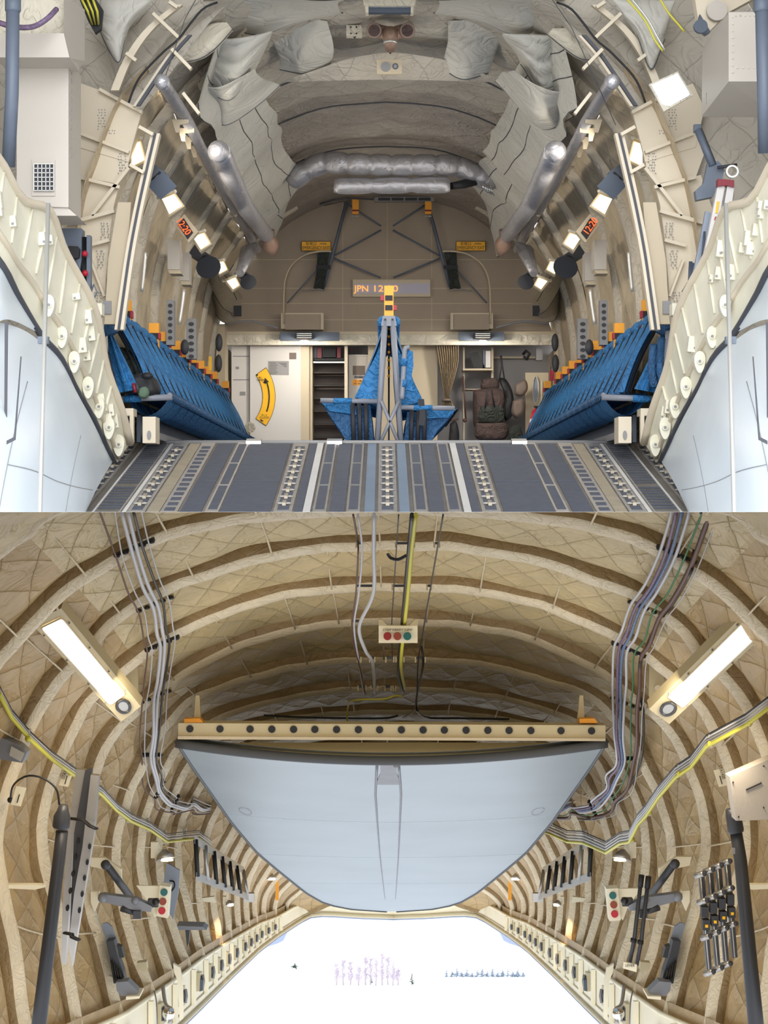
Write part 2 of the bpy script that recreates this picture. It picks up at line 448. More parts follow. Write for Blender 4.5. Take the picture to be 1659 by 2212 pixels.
for s_ in (0,1):
    X=(lambda a,b:(a,b)) if s_ else (lambda a,b:(1672-b,1672-a))
    strip(*X(858,876),mi=4); framed(*X(888,904),3); pads(*X(911,937),3); framed(*X(947,963),3)
    strip(*X(971,984),mi=3,dz=.01); pads(*X(985,1000),2); cutrail(*X(1003,1036)); pads(*X(1041,1130),2)
    framed(*X(1136,1152),3); pads(*X(1162,1199),2); cutrail(*X(1204,1234),15,True); strip(*X(1236,1258),mi=5); cutrail(*X(1261,1292)); strip(*X(1294,1301),mi=3)
    for i in range(26):
        v=.03+i*.037
        if i in (17,): continue
        strip(*X(1307,1348),v,v+.016,.006,1)
    strip(*X(1304,1307),mi=2); strip(*X(1350,1354),mi=3); cutrail(*X(1368,1396))
cutrail(820,854)
m.build('ramp_tmp',['ramp_steel','pad','ramp_steel','ramp_white','ramp_blue','ramp_sand'],merge=False)
ro=bpy.data.objects['ramp_tmp']; ro.name='loading_ramp'; tag(ro,'lowered steel loading ramp with dark tread pads, slots and white tie-down rings','ramp')
for sgn,nm in ((-1,'left'),(1,'right')):
    e=MB(); e.prism([ramp(sgn*HW,-.01,.03),ramp(sgn*(HW+.05),-.01,.03),ramp(sgn*(HW+.05),1.12,.03),ramp(sgn*HW,1.12,.03)],(0,0,-.06))
    e.build('side_rail','steel_blue',ro)
e=MB(); e.tube([ramp(-HW-.03,-.005,0),ramp(HW+.03,-.005,0)],.02,8); e.build('hinge_tube','grey',ro)
for x in (724,1122+0,560-10):
    e=MB(); e.prism([ramp(ru(x)-.06,-.012,.03),ramp(ru(x)+.06,-.012,.03),ramp(ru(x)+.06,.03,.03),ramp(ru(x)-.06,.03,.03)],(0,0,-.03)); e.build('hinge_plate','light_metal',ro)
# ---------------------------------------------------------------- sills and fairings, both sides
for s_,nm in ((0,'left'),(1,'right')):
    f=(lambda p:p) if s_==0 else mirU
    def Q(pts): return [f(p) for p in pts]
    t=thing('opening_sill','cream riveted sill along the %s side of the ramp opening'%nm,'sill',f((200,960,12.6)))
    a=MB(); up=crp(Q([(-60,300,10.6),(0,345,11),(50,432,11.4),(108,455,11.8),(140,540,12.2),(205,665,12.7),(230,790,13.1),(262,880,13.4),(282,958,13.7)]),n=30)
    lo=crp(Q([(-120,420,10.6),(0,565,11),(40,640,11.4),(88,722,11.8),(130,770,12.1),(165,840,12.5),(200,900,12.9),(228,960,13.3),(247,1000,13.7)]),n=30)
    rows=[[p.lerp(q,k/8)+Vector((0,(nz(p.lerp(q,k/8),6)*.04 if 0<k<8 else 0),0)) for p,q in zip(up,lo)] for k in range(9)]
    a.grid(rows); a.build('sill_web','cream',t)
    a=MB(); a.tube([p+Vector((0,-.02,0)) for p in lo],.022,8); a.build('edge_seal','seal',t)
    a=MB(); a.tube([p+Vector((0,-.02,0)) for p in up],.03,6); a.build('edge_flange','beige',t)
    a=MB(); mid=[p.lerp(q,.72)+Vector((0,-.03,0)) for p,q in zip(up,lo)]; a.tube(mid,.02,6); a.build('stringer','beige',t)
    def onweb(x,y):
        best=None
        for p,q in zip(up,lo):
            for k_ in range(9):
                w_=p.lerp(q,k_/8); dd=(w_-P(*f((x,y)),w_.y)).length
                if best is None or dd<best[0]: best=(dd,w_.y)
        return best[1]
    for k,(x,y) in enumerate([(133,728),(160,782),(190,837),(213,880),(235,925),(256,962),(105,660)]):
        d=onweb(x,y)-.12; a=MB(); pts=[]
        for i in range(18):
            an=2*math.pi*i/18; pts.append(f((x+12*math.cos(an)*(1-.25*math.sin(an)), y+24*math.sin(an))))
        a.pp(pts,d,.08,0); x_=f((x,y))[0]; a.disc(x_,y-2,6.5,d-.02,.03,0,14); a.disc(x_,y-2,3,d-.03,.02,1,12)
        a.build('latch_lug',['cream','grey'],t)
    r_=random.Random(3+s_)
    for k in range(20):
        u=r_.uniform(.02,.92); i=int(u*29); w_=r_.uniform(.15,.55); q=up[i].lerp(lo[i],w_); q=q+Vector((0,-.05,0)); a=MB(); h=r_.uniform(.02,.055); g=r_.uniform(.012,.03)
        a.box(q,(g,.035,h),Matrix.Rotation((.12 if s_==0 else -.12)*-1,3,'Y'),0)
        a.box(q+Vector((r_.uniform(-.02,.02),-.036,-h*.5)),(.007,.004,.007),None,1)
        a.build('fitting',['cream','grey'],t)
    for k in range(12):
        i=2+k*2; a=MB(); p_=up[i].lerp(lo[i],.06)+Vector((0,-.02,0)); q_=up[i].lerp(lo[i],.62)+Vector((0,-.03,0)); a.tube([p_,q_],.011,5); a.build('rib','cream',t)
    # fairing
    t=thing('hull_fairing','pale blue rounded hull fairing outside the %s sill'%nm,'fairing',f((90,1104,11)))
    c=MB(); 
    e1=crp(Q([(-130,560,10.8),(-10,548,11),(38,640,11.4),(84,708,11.8)]),n=24)
    e2=crp(Q([(-140,800,10.6),(-40,735,10.8),(10,690,10.95),(78,716,11.7)]),n=24)
    rows=[[p.lerp(q,k/8)+Vector((0,-.12*math.sin(math.pi*k/8),0)) for p,q in zip(e1,e2)] for k in range(9)]
    c.grid(rows); c.build('upper_skin','fairing',t)
    c=MB()
    e1=crp(Q([(-30,690,10.9),(40,708,11.3),(84,735,11.75),(130,775,12.1),(165,845,12.45),(200,910,12.85),(243,998,13.6)]),n=40)
    e2=crp(Q([(-300,1200,10.2),(-200,1230,10.1),(-100,1250,10.2),(0,1260,10.4),(80,1240,10.8),(140,1190,11.3),(180,1120,12.0)]),n=40)
    rows=[]
    for k in range(21):
        s=k/20; rows.append([p.lerp(q,s)+Vector(((1 if s_==0 else -1)*.06*math.sin(math.pi*s),-.45*math.sin(math.pi*s),0)) for p,q in zip(e1,e2)])
    c.grid(rows); c.build('lower_skin','fairing',t)
    def onlow(i,s):   # point on lower skin
        p,q=e1[i],e2[i]; return p.lerp(q,s)+Vector(((1 if s_==0 else -1)*.06*math.sin(math.pi*s),-.45*math.sin(math.pi*s)-.012,0))
    for s0,(i0,i1) in ((.55,(12,38)),):
        c=MB(); c.tube([onlow(i,s0) for i in range(i0,i1)],.0022,5); c.build('panel_joint','grey',t)
    for i0 in (12,26):
        c=MB(); c.tube([onlow(i0,s0/20) for s0 in range(4,17)],.002,5); c.build('panel_joint','grey',t)
    # slim strut in front
    t=MB(); t.tube([P(*f((104,440,10.7))),P(*f((86,1108,10.2)))],.013,12); t.box(P(*f((94,735,10.5))),(.03,.02,.02),m=1)
    t.build('door_strut',['light_metal','steel_blue'],label='slim pale metal strut standing in front of the %s fairing'%nm,cat='strut')
    t=MB(); pts=[f(p) for p in ((10,695),(17,697),(14,960),(9,962))]; t.pp(pts,10.7,.01); pts=[f(p) for p in ((14,952),(30,944),(44,770),(46,770),(33,950),(14,960))]; t.pp(pts,10.4,.01)
    t.build('fairing_door_edge','seal',label='thin dark door outline on the %s fairing'%nm,cat='seal')
# ================================================================= objects of the upper bay
SIDE='U'
def one(name,m,mats,label,cat,group=None): return m.build(name,mats,label=label,cat=cat,group=group)
SN=(('left',lambda p:p),('right',mirU))
# ---- flat beige structural webs with stiffeners, rails and brackets
for nm,f in SN:
    def Q(pts): return [f(p) for p in pts]
    base=f((180,700,13.6)); t=thing('frame_web','beige riveted frame web with diagonal stiffeners beside the %s wall'%nm,'panel',base)
    a=MB(); a.pp(Q([(214,194),(305,243),(285,318),(278,350),(170,318),(150,235),(175,180)]),13.55,.04); a.pp(Q([(158,285),(280,330),(276,360),(258,398),(168,380),(150,330)]),13.56,.04)
    a.pp(Q([(158,378),(258,398),(246,442),(238,500),(228,600),(222,720),(160,720),(130,460)]),13.57,.04)
    a.build('web_panel','beige',t)
    for q,w_ in (([(214,192),(306,242)],7),([(175,288),(278,328)],7),([(168,382),(258,404)],7),([(198,465),(278,362)],7),([(140,484),(246,455)],8),([(190,530),(236,518)],7),([(195,560),(225,640)],5)):
        (x0,y0),(x1,y1)=q; L=math.hypot(x1-x0,y1-y0); nx,ny=-(y1-y0)/L*w_/2,(x1-x0)/L*w_/2
        a=MB(); a.pp(Q([(x0+nx,y0+ny),(x1+nx,y1+ny),(x1-nx,y1-ny),(x0-nx,y0-ny)]),13.5,.05); a.build('stiffener','beige',t)
    a=MB(); r_=random.Random(5)
    for cx,cy,n in ((218,255,22),(262,350,22),(225,500,24),(215,560,20),(210,650,26),(240,300,6)):
        for i in range(n):
            x,y=f((cx+(i%3)*6+r_.uniform(-2,2)-5,cy+(i//3)*6-18)); a.disc(x,y,1.3,13.545,.01,0,6)
    a.build('rivets','grey',t)
    a=MB(); a.pp(Q([(255,437),(283,437),(262,700),(225,700),(234,560)]),13.42,.05); a.build('lower_web','beige_dark',t)
    a=MB(); a.rect(*[v for v in (min(f((222,650))[0],f((240,650))[0]),650,max(f((222,650))[0],f((240,650))[0]),678)],13.40,.02); a.build('recess','grey',t)
    # curved track rails
    a=MB(); c=crp(Q([(335,288,13.35),(318,360,13.35),(298,450,13.35),(280,545,13.35),(266,640,13.35),(256,712,13.35)]),n=24)
    def band(mm,c,w0,w1,dy,t_,mi=0):
        for p,q in zip(c,c[1:]):
            mm.prism([p+Vector((w0,dy,0)),p+Vector((w1,dy,0)),q+Vector((w1,dy,0)),q+Vector((w0,dy,0))],(0,t_,0),mi)
    band(a,c,-.03,.035,0,.08,0); band(a,c,-.008,.012,-.006,.006,1)
    one('track_rail',a,['beige','seal'],'curved beige rail with a black insert running down to the %s seats'%nm,'rail')
    a=MB(); c=crp(Q([(410,75,13.35),(375,115,13.35),(340,165,13.35),(310,210,13.35),(298,228,13.35)]),n=16); band(a,c,-.014,.014,0,.03,1); band(a,c,-.04,-.018,.02,.05,0)
    one('upper_track',a,['beige','seal'],'upper curved black track strip above the %s frame web'%nm,'rail')
    a=MB(); c=crp(Q([(470,5,13.3),(440,18,13.3),(412,50,13.3),(385,85,13.3),(350,115,13.3),(300,170,13.3),(278,222,13.3)]),n=24); a.tube(c,.008,6)
    one('black_hose',a,'black','thin black hose looping over the %s upper frame'%nm,'hose')
    for k,(p0,p1) in enumerate([((330,28),(385,80)),((272,114),(294,130)),((365,3),(383,15)),((370,105),(412,148)),((300,273),(330,290)),((395,200),(430,245)),((280,355),(310,372))]):
        (x0,y0),(x1,y1)=f(p0),f(p1); L=math.hypot(x1-x0,y1-y0); nx,ny=-(y1-y0)/L*3.5,(x1-x0)/L*3.5
        a=MB(); a.pp([(x0+nx,y0+ny),(x1+nx,y1+ny),(x1-nx,y1-ny),(x0-nx,y0-ny)],13.3,.05)
        pos=['crossing the rail near the top','small, beside the ceiling lamp','short, at the frame top edge','below the black track top','bridging to the rail head','inward of the track, slanted','at the rail, under the web edge'][k]
        one('frame_bracket',a,'beige','beige bracket bar %s on the %s side'%(pos,nm),'bracket')
    c=crp(Q([(385,10,13.4),(320,65,13.4),(275,130,13.4),(248,195,13.4)]),n=14); a=MB(); band(a,c,-.03,.03,0,.05,0)
    one('curved_beam',a,'beige','long beige curved frame cap in the upper %s corner'%nm,'frame')
# ---- silver ducts
def puff(pts,r,segs,amp=.08,n=18,name='sleeve'):
    pts=cr(pts,segs*8+1); rs=[]
    for i in range(len(pts)):
        ph=(i%8)/8; rs.append(r*(1-amp*(1-max(0,math.sin(math.pi*ph))**.35)))
    a=MB(); a.tube(pts,rs,n); return a
for nm,f in SN:
    t=thing('thin_duct','long thin silver foil duct with a rounded end along the %s ceiling corner'%nm,'duct',f((470,400,17)))
    a=puff([V(f(p)) for p in ((352,180,13.0),(405,263,14.6),(436,324,15.7),(490,426,18.2),(527,486,20.4),(556,540,22.5))],.048,26,.08); a.ball(V(f((350,177,13.0))),.056); a.build('sleeve','foil',t)
    for k in range(18):
        s=k/18; x=352+s*203; y=180+s*355; d=1/(1/13.0+(1/22.7-1/13.0)*s); a=MB(); p=V(f((x,y,d))); a.box(p+Vector((0,-.052,.0)),(.022,.004,.004),Matrix.Rotation(-.35,3,'Y')); a.build('clip','light_metal',t)
    t=thing('thick_duct','thick silver duct beside the thin duct on the %s'%nm,'duct',f((530,420,20)))
    a=puff([V(f(p)) for p in ((476,326,15.0),(487,355,15.4),(510,405,16.6),(530,447,17.7),(556,482,19.6),(576,508,20.8))],.086,9,.09); a.ball(V(f((472,327,15.0))),.09); a.build('sleeve','foil',t)
    a=MB(); p0=V(f((577,507,20.85))); p1=V(f((592,550,21.1))); a.tube([p0,p0.lerp(p1,.5),p1],[.06,.1,.03],12); a.tube([p0+Vector((0,-.02,.05)),p0],[.09,.09],14)
    one('duct_funnel',a,'brown_plastic','brown tapered duct end below the %s thick duct'%nm,'duct')
    a=MB(); a.tube([V(f((518,590,20.6))),V(f((535,545,21.2))),V(f((552,530,21.4)))],[.05,.09,.04],12); one('duct_sleeve',a,'foil','short silver sleeve above the %s loudspeakers'%nm,'duct')
    t=thing('ladder_bracket','row of beige stepped brackets under the %s thin duct'%nm,'bracket',f((440,430,18)))
    for k in range(11):
        s=k/10; x,y,d=371+s*129,258+s*189,14.2+s*5; S=FPX/d; a=MB(); q=f((x,y)); dx=(-1 if f is mirU else 1)
        a.prism([V((q[0],q[1]),d),V((q[0]+dx*.13*S,q[1]-.0*S),d),V((q[0]+dx*.13*S,q[1]+.03*S),d),V((q[0]+dx*.06*S,q[1]+.04*S),d),V((q[0]+dx*.06*S,q[1]+.10*S),d),V((q[0]+dx*.03*S,q[1]+.10*S),d)],(0,.02,0)); a.build('step','beige_dark',t)
t=thing('ceiling_duct','large silver foil duct arching across the ceiling above the bulkhead','duct',(840,400,20.5))
a=puff([V(p) for p in ((632,392,20.5),(655,372,20.4),(700,352,20.3),(760,354,20.2),(840,357,20.2),(930,357,20.2),(985,360,20.3),(1030,378,20.4),(1065,395,20.5))],.122,10,.20); a.build('sleeve','foil',t)
for x,y in ((647,378),(945,357),(1040,382)):
    a=MB(); p=V((x,y,23.2)); a.tube([p+Vector((-.008,0,0)),p+Vector((.008,0,0))],.124,20); a.build('band','seal',t)
t=thing('lower_duct','shorter silver duct lying under the large ceiling duct','duct',(840,410,20.3))
a=puff([V(p) for p in ((722,401,20.2),(740,402,20.2),(815,401,20.2),(886,400,20.2),(972,400,20.2))],.09,3,.2); a.build('sleeve','foil',t)
a=MB(); a.tube([P(975,402,20.2),P(1005,397,20.3),P(1035,393,20.4)],[.04,.05,.03],10); one('black_duct_joint',a,'black','black flexible joint at the right end of the lower duct','duct')
a=MB(); 
for k in range(5): a.tube([P(1036+k*5,393+k*1.5,20.3),P(1052+k*4,415+k*2,20.3)],.008,6)
one('fitting_lines',a,'chrome','cluster of small shiny pipes by the right end of the ceiling ducts','pipe')
# brown Y duct at the top
t=thing('branch_duct','brown plastic two-armed duct fitting hanging from the ceiling','duct',(843,100,15.2))
a=MB(); a.tube([P(808,66,15.2),P(830,70,15.1),P(843,80,15.0),P(858,70,15.1),P(880,66,15.2)],[.06,.055,.06,.055,.06],14); a.tube([P(843,70,15.05),P(843,88,15.0),P(843,104,15.1)],[.07,.055,.045],14); a.build('body','brown_plastic',t)
for x in (808,880):
    a=MB(); a.tube([P(x,66,15.14),P(x,66,15.0)],[.064,.060],20); a.build('arm_ring','brown_plastic',t); a=MB(); a.tube([P(x,66,14.99),P(x,66,14.985)],.047,20); a.build('arm_mouth','maroon' if 0 else 'brown_bag',t)
a=MB(); a.tube([P(843,90,15.0),P(843,94,15.0)],.056,18); a.build('clamp','light_metal',t)
a=MB(); a.tube([P(843,104,15.1),P(843,116,15.1)],.008,8); a.build('drain_valve','black',t)
# ceiling unit, junction box, loudspeaker plate
t=thing('air_outlet','cream framed air outlet with blue grey louvres at the top of the ceiling','vent',(840,28,14.4))
a=MB(); a.pp([(782,-10),(900,-10),(896,12),(786,12)],14.4,.12); a.pp([(788,10),(796,10),(796,27),(790,27)],14.42,.1); a.pp([(888,10),(895,10),(893,27),(887,27)],14.42,.1); a.build('housing','fabric_cream',t)
a=MB(); a.rect(796,10,887,27,14.45,.06); a.build('louvre','slate',t)
for k in range(3): a=MB(); a.rect(799+k*29,13,824+k*29,17,14.44,.02); a.build('slat','steel_blue',t)
t=thing('junction_box','small cream electrical box on the ceiling left of the brown duct fitting','box',(765,75,15.2))
a=MB(); a.rect(748,54,782,76,15.2,.1); a.build('cover','fabric_cream',t); a=MB()
for x in (758,770):
    for y in (58,72): a.disc(x,y,1.7,15.19,.012,0,8)
a.build('screws','black',t); a=MB(); a.tube([P(762,76,15.25),P(766,82,15.25),P(770,76,15.25)],.006,6); a.build('cable','black',t)
t=thing('loudspeaker_plate','square ceiling plate with a large and a small round grille','loudspeaker',(841,158,15.40))
a=MB(); a.rect(814,129,868,160,15.40,.03); a.build('plate','beige_dark',t); a=MB(); a.disc(833,144,10.5,15.39,.02); a.build('grille','grey',t); a=MB(); a.disc(854,143,6.5,15.39,.02); a.disc(854,143,4,15.38,.01,1); a.build('small_grille',['slate','grey'],t)
# pale quilt band behind it
a=MB(); top=crp([(620,172,15.80),(690,148,15.70),(750,128,15.60),(836,114,15.50),(920,122,15.60),(1000,140,15.70),(1070,172,15.80)],n=40); bot=crp([(610,178,15.90),(836,172,15.90),(1075,178,15.90)],n=40)
rows=[[p.lerp(q,k/6)+Vector((0,-.03*math.sin(math.pi*k/6),0)) for p,q in zip(top,bot)] for k in range(7)]; uv=[[(p.x,p.z) for p in r] for r in rows]
a.grid(rows,uvs=uv); one('quilt_panel',a,'quilt_up','pale quilted blanket panel behind the ceiling loudspeaker plate','blanket')
# ---- bulkhead fittings
for nm,f in SN:
    X=lambda x:f((x,0))[0]
    t=thing('exit_sign','yellow emergency exit sign on the %s of the bulkhead'%nm,'sign',(X(682),541,24.4))
    cx=683 if nm=='left' else 1017
    t.location=P(cx,541,24.4)
    a=MB(); a.rect(cx-31,522,cx+31,541,24.42,.03); a.build('plate','sign_yellow',t); a=MB(); a.rect(cx-32,521,cx+32,542,24.44,.02); a.build('border','ink',t)
    text('EMERGENCY EXIT',cx,535.5,24.415,.042,'ink',t,width=.36); text('非常口',cx-11,527,24.415,.034,'ink',t,width=.14); text('(非常時)',cx+15,527,24.415,.02,'ink',t,width=.09)
    t=thing('hand_hoop','curved metal hoop rail below the %s exit sign'%nm,'rail',f((615,712,24.2)))
    a=MB(); a.tube(crp([f(p) for p in ((716,543,24.2),(690,543,24.2),(660,550,24.2),(632,570,24.2),(617,600,24.2),(613,640,24.2),(613,700,24.2))],n=30),.013,8); a.build('tube','beige_dark',t)
    a=MB(); x0,x1=sorted((X(607),X(619))); a.rect(x0,676,x1,710,24.2,.05); a.build('foot','beige_dark',t)
    a=MB(); x0,x1=sorted((X(616),X(697))); a.rect(x0,676,x1,712,24.15,.2,0); a.rect(x0,676,x1,679,24.13,.02,1); x2=X(696); a.rect(x2-3,676,x2+3,712,24.12,.02,1)
    one('folded_table',a,['bulkhead','beige_dark'],'folded table tray under the %s hoop rail'%nm,'table')
    a=MB(); a.tube([P(*f((749,435,24.3))),P(*f((700,620,24.3)))],.022,6); a.tube([P(*f((716,548,24.25))),P(*f((620,655,24.25)))],.01,6)
    one('bulkhead_strut',a,'steel_blue','long slanted grey strut on the %s half of the bulkhead'%nm,'strut')
    for k,(p0,p1) in enumerate((((750,440),(823,488)),((823,497),(722,552)),((722,558),(822,600)))):
        a=MB(); a.tube([P(*f(p0),24.3),P(*f(p1),24.3)],.013,6)
        one('brace_rod',a,'steel_blue','%s grey brace rod of the %s bulkhead zigzag'%(('top','middle','bottom')[k],nm),'rod')
    t=thing('strap_pouch','black hanging pouch strapped to the bulkhead below the %s exit sign'%nm,'pouch',f((694,625,24.2)))
    a=MB(); a.pp([f(p) for p in ((686,543),(712,543),(704,590),(700,624),(677,622),(684,585))],24.2,.07); a.build('pouch','green_bag',t)
    a=MB(); x0,x1=sorted((X(683),X(714))); a.rect(x0,573,x1,581,24.18,.02); a.build('strap','webbing',t); a=MB(); a.tube([P(*f((652,629)),24.2),P(*f((690,624)),24.2),P(*f((702,628)),24.2)],.007,6); a.build('hook','grey',t)
    t=thing('strap_holder','orange strap holder hanging below the ceiling ducts on the %s'%nm,'strap',f((768,470,24.2)))
    xc=X(768); xc=768 if nm=='left' else 925
    t.location=P(xc,472,24.2)
    a=MB(); a.rect(xc-7,427,xc+7,462,24.22,.04); a.build('strap','orange',t); a=MB(); a.rect(xc-7,453,xc+7,456,24.2,.03); a.build('red_band','maroon',t)
    a=MB()
    for k in range(4): a.ball(P(xc-6+k*4,467,24.2),.014,n=8,k=6)
    a.build('buckle','light_metal',t)
    a=MB(); a.disc(676 if nm=='left' else 1102+0,660,3,24.44,.02,0,10)
t=thing('clock_display','long lavender display panel reading a country code and the time','display',(846,641,24.3))
a=MB(); a.rect(762,604,930,641,24.4,.07); a.build('frame','beige_dark',t); a=MB(); a.rect(765,612,928,634,24.39,.02); a.build('screen','led_face',t)
text('JPN',781,624,24.38,.082,'led_orange',t,width=.19); text('12:20',832,624,24.38,.082,'led_orange',t,width=.31)
t=thing('ceiling_vent','slotted grey vent strip under the lower duct','vent',(873,434,24.1))
a=MB(); a.rect(809,425,938,435,24.2,.08); a.build('housing','grey',t)
for k in range(4): a=MB(); a.rect(817+k*29,427,843+k*29,433,24.19,.02); a.build('slot','dark_grey',t)
for x0,x1,lb in ((939,947,'small'),(951,962,'larger')):
    a=MB(); a.rect(x0,420,x1,428,24.2,.02); one('warning_plate',a,'yellow','%s yellow plate right of the slotted vent strip'%lb,'sign')
a=MB(); a.tube([P(690,441,24),P(720,432,24),P(752,428,24),P(808,431,24)],.012,6); a.tube([P(700,444,24),P(735,436,24),P(752,435,24)],.008,6)
one('valve_linkage',a,'seal','dark pipework left of the slotted vent strip','pipe')
for nm,f in SN:
    t=thing('galley_light','small dark spotlight housing in the header on the %s'%nm,'lamp',f((660,745,24.0)))
    cx=657 if nm=='left' else 1043
    t.location=P(cx,745,24.0)
    a=MB(); a.rect(cx-52,717,cx+76 if nm=='left' else cx+46,736,24.3,.04); a.build('backing','slate',t)
    a=MB(); a.rect(cx-19,718,cx+19,731,24.1,.15); a.build('housing','dark_grey',t)
    for k in range(3): a=MB(); a.rect(cx-16,720+k*4,cx+16,721.5+k*4,24.09,.02); a.build('fin','light_metal',t)
    a=MB(); a.disc(cx,736.5,9,24.12,.05,0,16,ry=1.8); a.build('lens','lamp_small',t)
    ld=bpy.data.lights.new('galley_lamp_light','AREA'); ld.size=.15; ld.energy=GAL_W; ld.color=(1,.93,.82); lo_=bpy.data.objects.new('galley_lamp_light',ld); COL.objects.link(lo_)
    lo_.matrix_world=Matrix.Translation(P(cx,742,24.0))@(Vector((0,.55,-.8)).to_track_quat('-Z','Y').to_matrix().to_4x4()); lo_.parent=t; lo_.matrix_parent_inverse=Matrix.Translation(t.location).inverted()
# ---- galley behind the bulkhead
a=MB(); a.rect(540,743,662,985,24.9,.06); t=a.build('bay_door','white_door',label='white door with a yellow curved open and close arrow',cat='door')
a=MB(); a.rect(650,743,668,985,24.86,.06); a.build('door_edge','beige_dark',t)
a=MB(); cxx,cyy,R0,R1=487,857,81,107
arc=[(cxx+R1*math.cos(A),cyy+R1*math.sin(A)) for A in [math.radians(-47+i*94/24) for i in range(25)]]+[(cxx+R0*math.cos(A),cyy+R0*math.sin(A)) for A in [math.radians(47-i*94/24) for i in range(25)]]
def arcband(mm,R0,R1,a0,a1,d,mi,n=24,t_=.006):
    for i in range(n):
        A=math.radians(a0+(a1-a0)*i/n); B=math.radians(a0+(a1-a0)*(i+1)/n)
        mm.pp([(cxx+R0*math.cos(A),cyy+R0*math.sin(A)),(cxx+R1*math.cos(A),cyy+R1*math.sin(A)),(cxx+R1*math.cos(B),cyy+R1*math.sin(B)),(cxx+R0*math.cos(B),cyy+R0*math.sin(B))],d,t_,mi)
arcband(a,80,108,-36,36,24.89,1); arcband(a,81,107,-35.3,35.3,24.885,0)
q=a.build('handle_arrow_plate',['yellow','ink'],t)
a=MB(); arcband(a,93,96,-19,20,24.875,0,16); a.pp([(575,829),(567,826),(573,823)] ,24.875,.006); a.pp([(cxx+94.5*math.cos(math.radians(-26)),cyy+94.5*math.sin(math.radians(-26))),(571,829),(581,825)],24.875,.006); a.pp([(552,810),(556,807),(558,810),(554,813)],24.875,.006); a.pp([(563,905),(569,909),(567,911),(562,908)],24.875,.006); a.build('arrow','ink',q)
text('OPEN',563,821,24.872,.026,'ink',q,width=.11); text('開く',563,816,24.872,.02,'ink',q,width=.045)
text('CLOSE',571,902,24.872,.026,'ink',q,width=.125); text('閉じる',571,897,24.872,.02,'ink',q,width=.07)
a=MB(); a.rect(579,780,624,810,24.89,.01,0)
for i in range(9): a.rect(582,783+i*3,596+(i*7)%5,783.8+i*3,24.885,.005,1)
for i in range(5): a.rect(602+i*3,784+(i*11)%9,619,784.8+(i*11)%9,24.885,.005,1)
a.build('notice',['alcove','line_dark'],t); a=MB(); a.rect(625,762,640,776,24.89,.01); a.build('label','wood_brown',t)
a=MB(); a.rect(500,748,540,985,24.95,.05,0); a.rect(538.5,745,540,985,24.9,.06,1); a.rect(503,769,538,770,24.94,.02,1); a.rect(503,820,538,821,24.94,.02,1); a.rect(518,846,530,854,24.94,.02,2); a.rect(509,792,516,797,24.94,.02,2)
one('side_cabinet',a,['white_door','line_dark','grey'],'pale cabinet panel with a socket left of the white door','cabinet')
a=MB(); a.disc(540,923,11,24.3,.06,0,24); a.disc(540,923,4,24.28,.02,0,12)
for k in range(8): a.disc(540+9.5*math.cos(k*.785),923+9.5*math.sin(k*.785),2.6,24.27,.04,0,8)
one('round_valve',a,'fabric_cream','cream round valve wheel beside the last left seat','wheel')
t=thing('stair_unit','brown galley stair with dark metal rungs right of the white door','stairs',(708,980,25.5))
a=MB(); a.rect(668,745,675,985,25.0,.5); a.build('side_panel','beige_dark',t); a=MB(); a.rect(744,745,751,985,24.9,.1); a.build('side_panel','beige',t)
a=MB(); a.rect(670,780,748,985,25.8,.05); a.build('back_panel','wood_brown',t)
for k in range(7): a=MB(); a.rect(673,802+k*28,744,806+k*28,25.3-.0*k,.35,0); a.rect(673,802+k*28,744,804+k*28,25.28,.02,1); a.build('tread',['wood_brown','black'],t)
a=MB(); a.rect(672,774,744,779,25.2,.3,0); a.rect(672,781,744,784,25.2,.05,1); one('galley_shelf',a,['black','light_metal'],'dark shelf at the top of the galley stair','shelf')
a=MB(); a.rect(697,750,728,772,25.3,.15); one('storage_case',a,'black','black case in the middle of the top galley shelf','case')
for x,c in ((690,'maroon'),(731,'maroon')):
    a=MB(); a.rect(x-5,750,x+5,773,25.3,.12); one('storage_bag',a,c,'red bag on the top galley shelf, %s of the black case'%('left' if x<700 else 'right'),'bag')
a=MB(); a.rect(676,750,684,773,25.3,.12); one('storage_tin',a,'slate','slate blue box at the left end of the top galley shelf','box')
t=thing('crew_door','beige door with a small window and an orange no entry plate','door',(790,980,25.1))
a=MB(); a.rect(753,768,800,985,25.1,.05); a.rect(753,766,800,769,25.08,.03); a.build('leaf','box_grey',t); a=MB(); a.rect(762,790,788,810,25.09,.01); a.build('window_cover','wood_brown',t)
a=MB(); a.rect(765,812,786,817,25.09,.01); a.build('name_plate','grey',t); text('電子機器室',775.5,814.5,25.08,.02,'ink',t,width=.11)
a=MB(); a.rect(761,820,790,832,25.09,.01); a.build('warning_plate','orange',t); text('立入禁止',776,823.5,25.08,.02,'ink',t,width=.12); text('NO ENTRY',776,828.8,25.08,.02,'ink',t,width=.15)
a=MB(); a.rect(795,745,945,985,25.0,.06); one('partition',a,'beige_dark','plain beige partition left of the tied curtain','partition')
# curtain
t=thing('curtain','beige pleated curtain gathered with a tie','curtain',(966,880,24.8))
rows=[]
for k in range(25):
    s=k/24; y=745+s*133; L=940+s*22*1.0+ (0 if s<.85 else -(s-.85)*60); R_=991-s**1.5*24+(0 if s<.85 else (s-.85)*80)
    if s<.87: L=940+s*24; R_=991-max(0,s-.25)**1.2*40
    rows.append([V((L+(R_-L)*j/60,y),24.8+.05*math.sin(j*1.05+s)) for j in range(61)])
a=MB(); a.grid(rows); a.build('cloth','curtain',t); a=MB(); a.tube([P(955,865,24.72),P(963,864,24.68),P(973,865,24.72)],.02,8); a.build('tie','wood_brown',t)
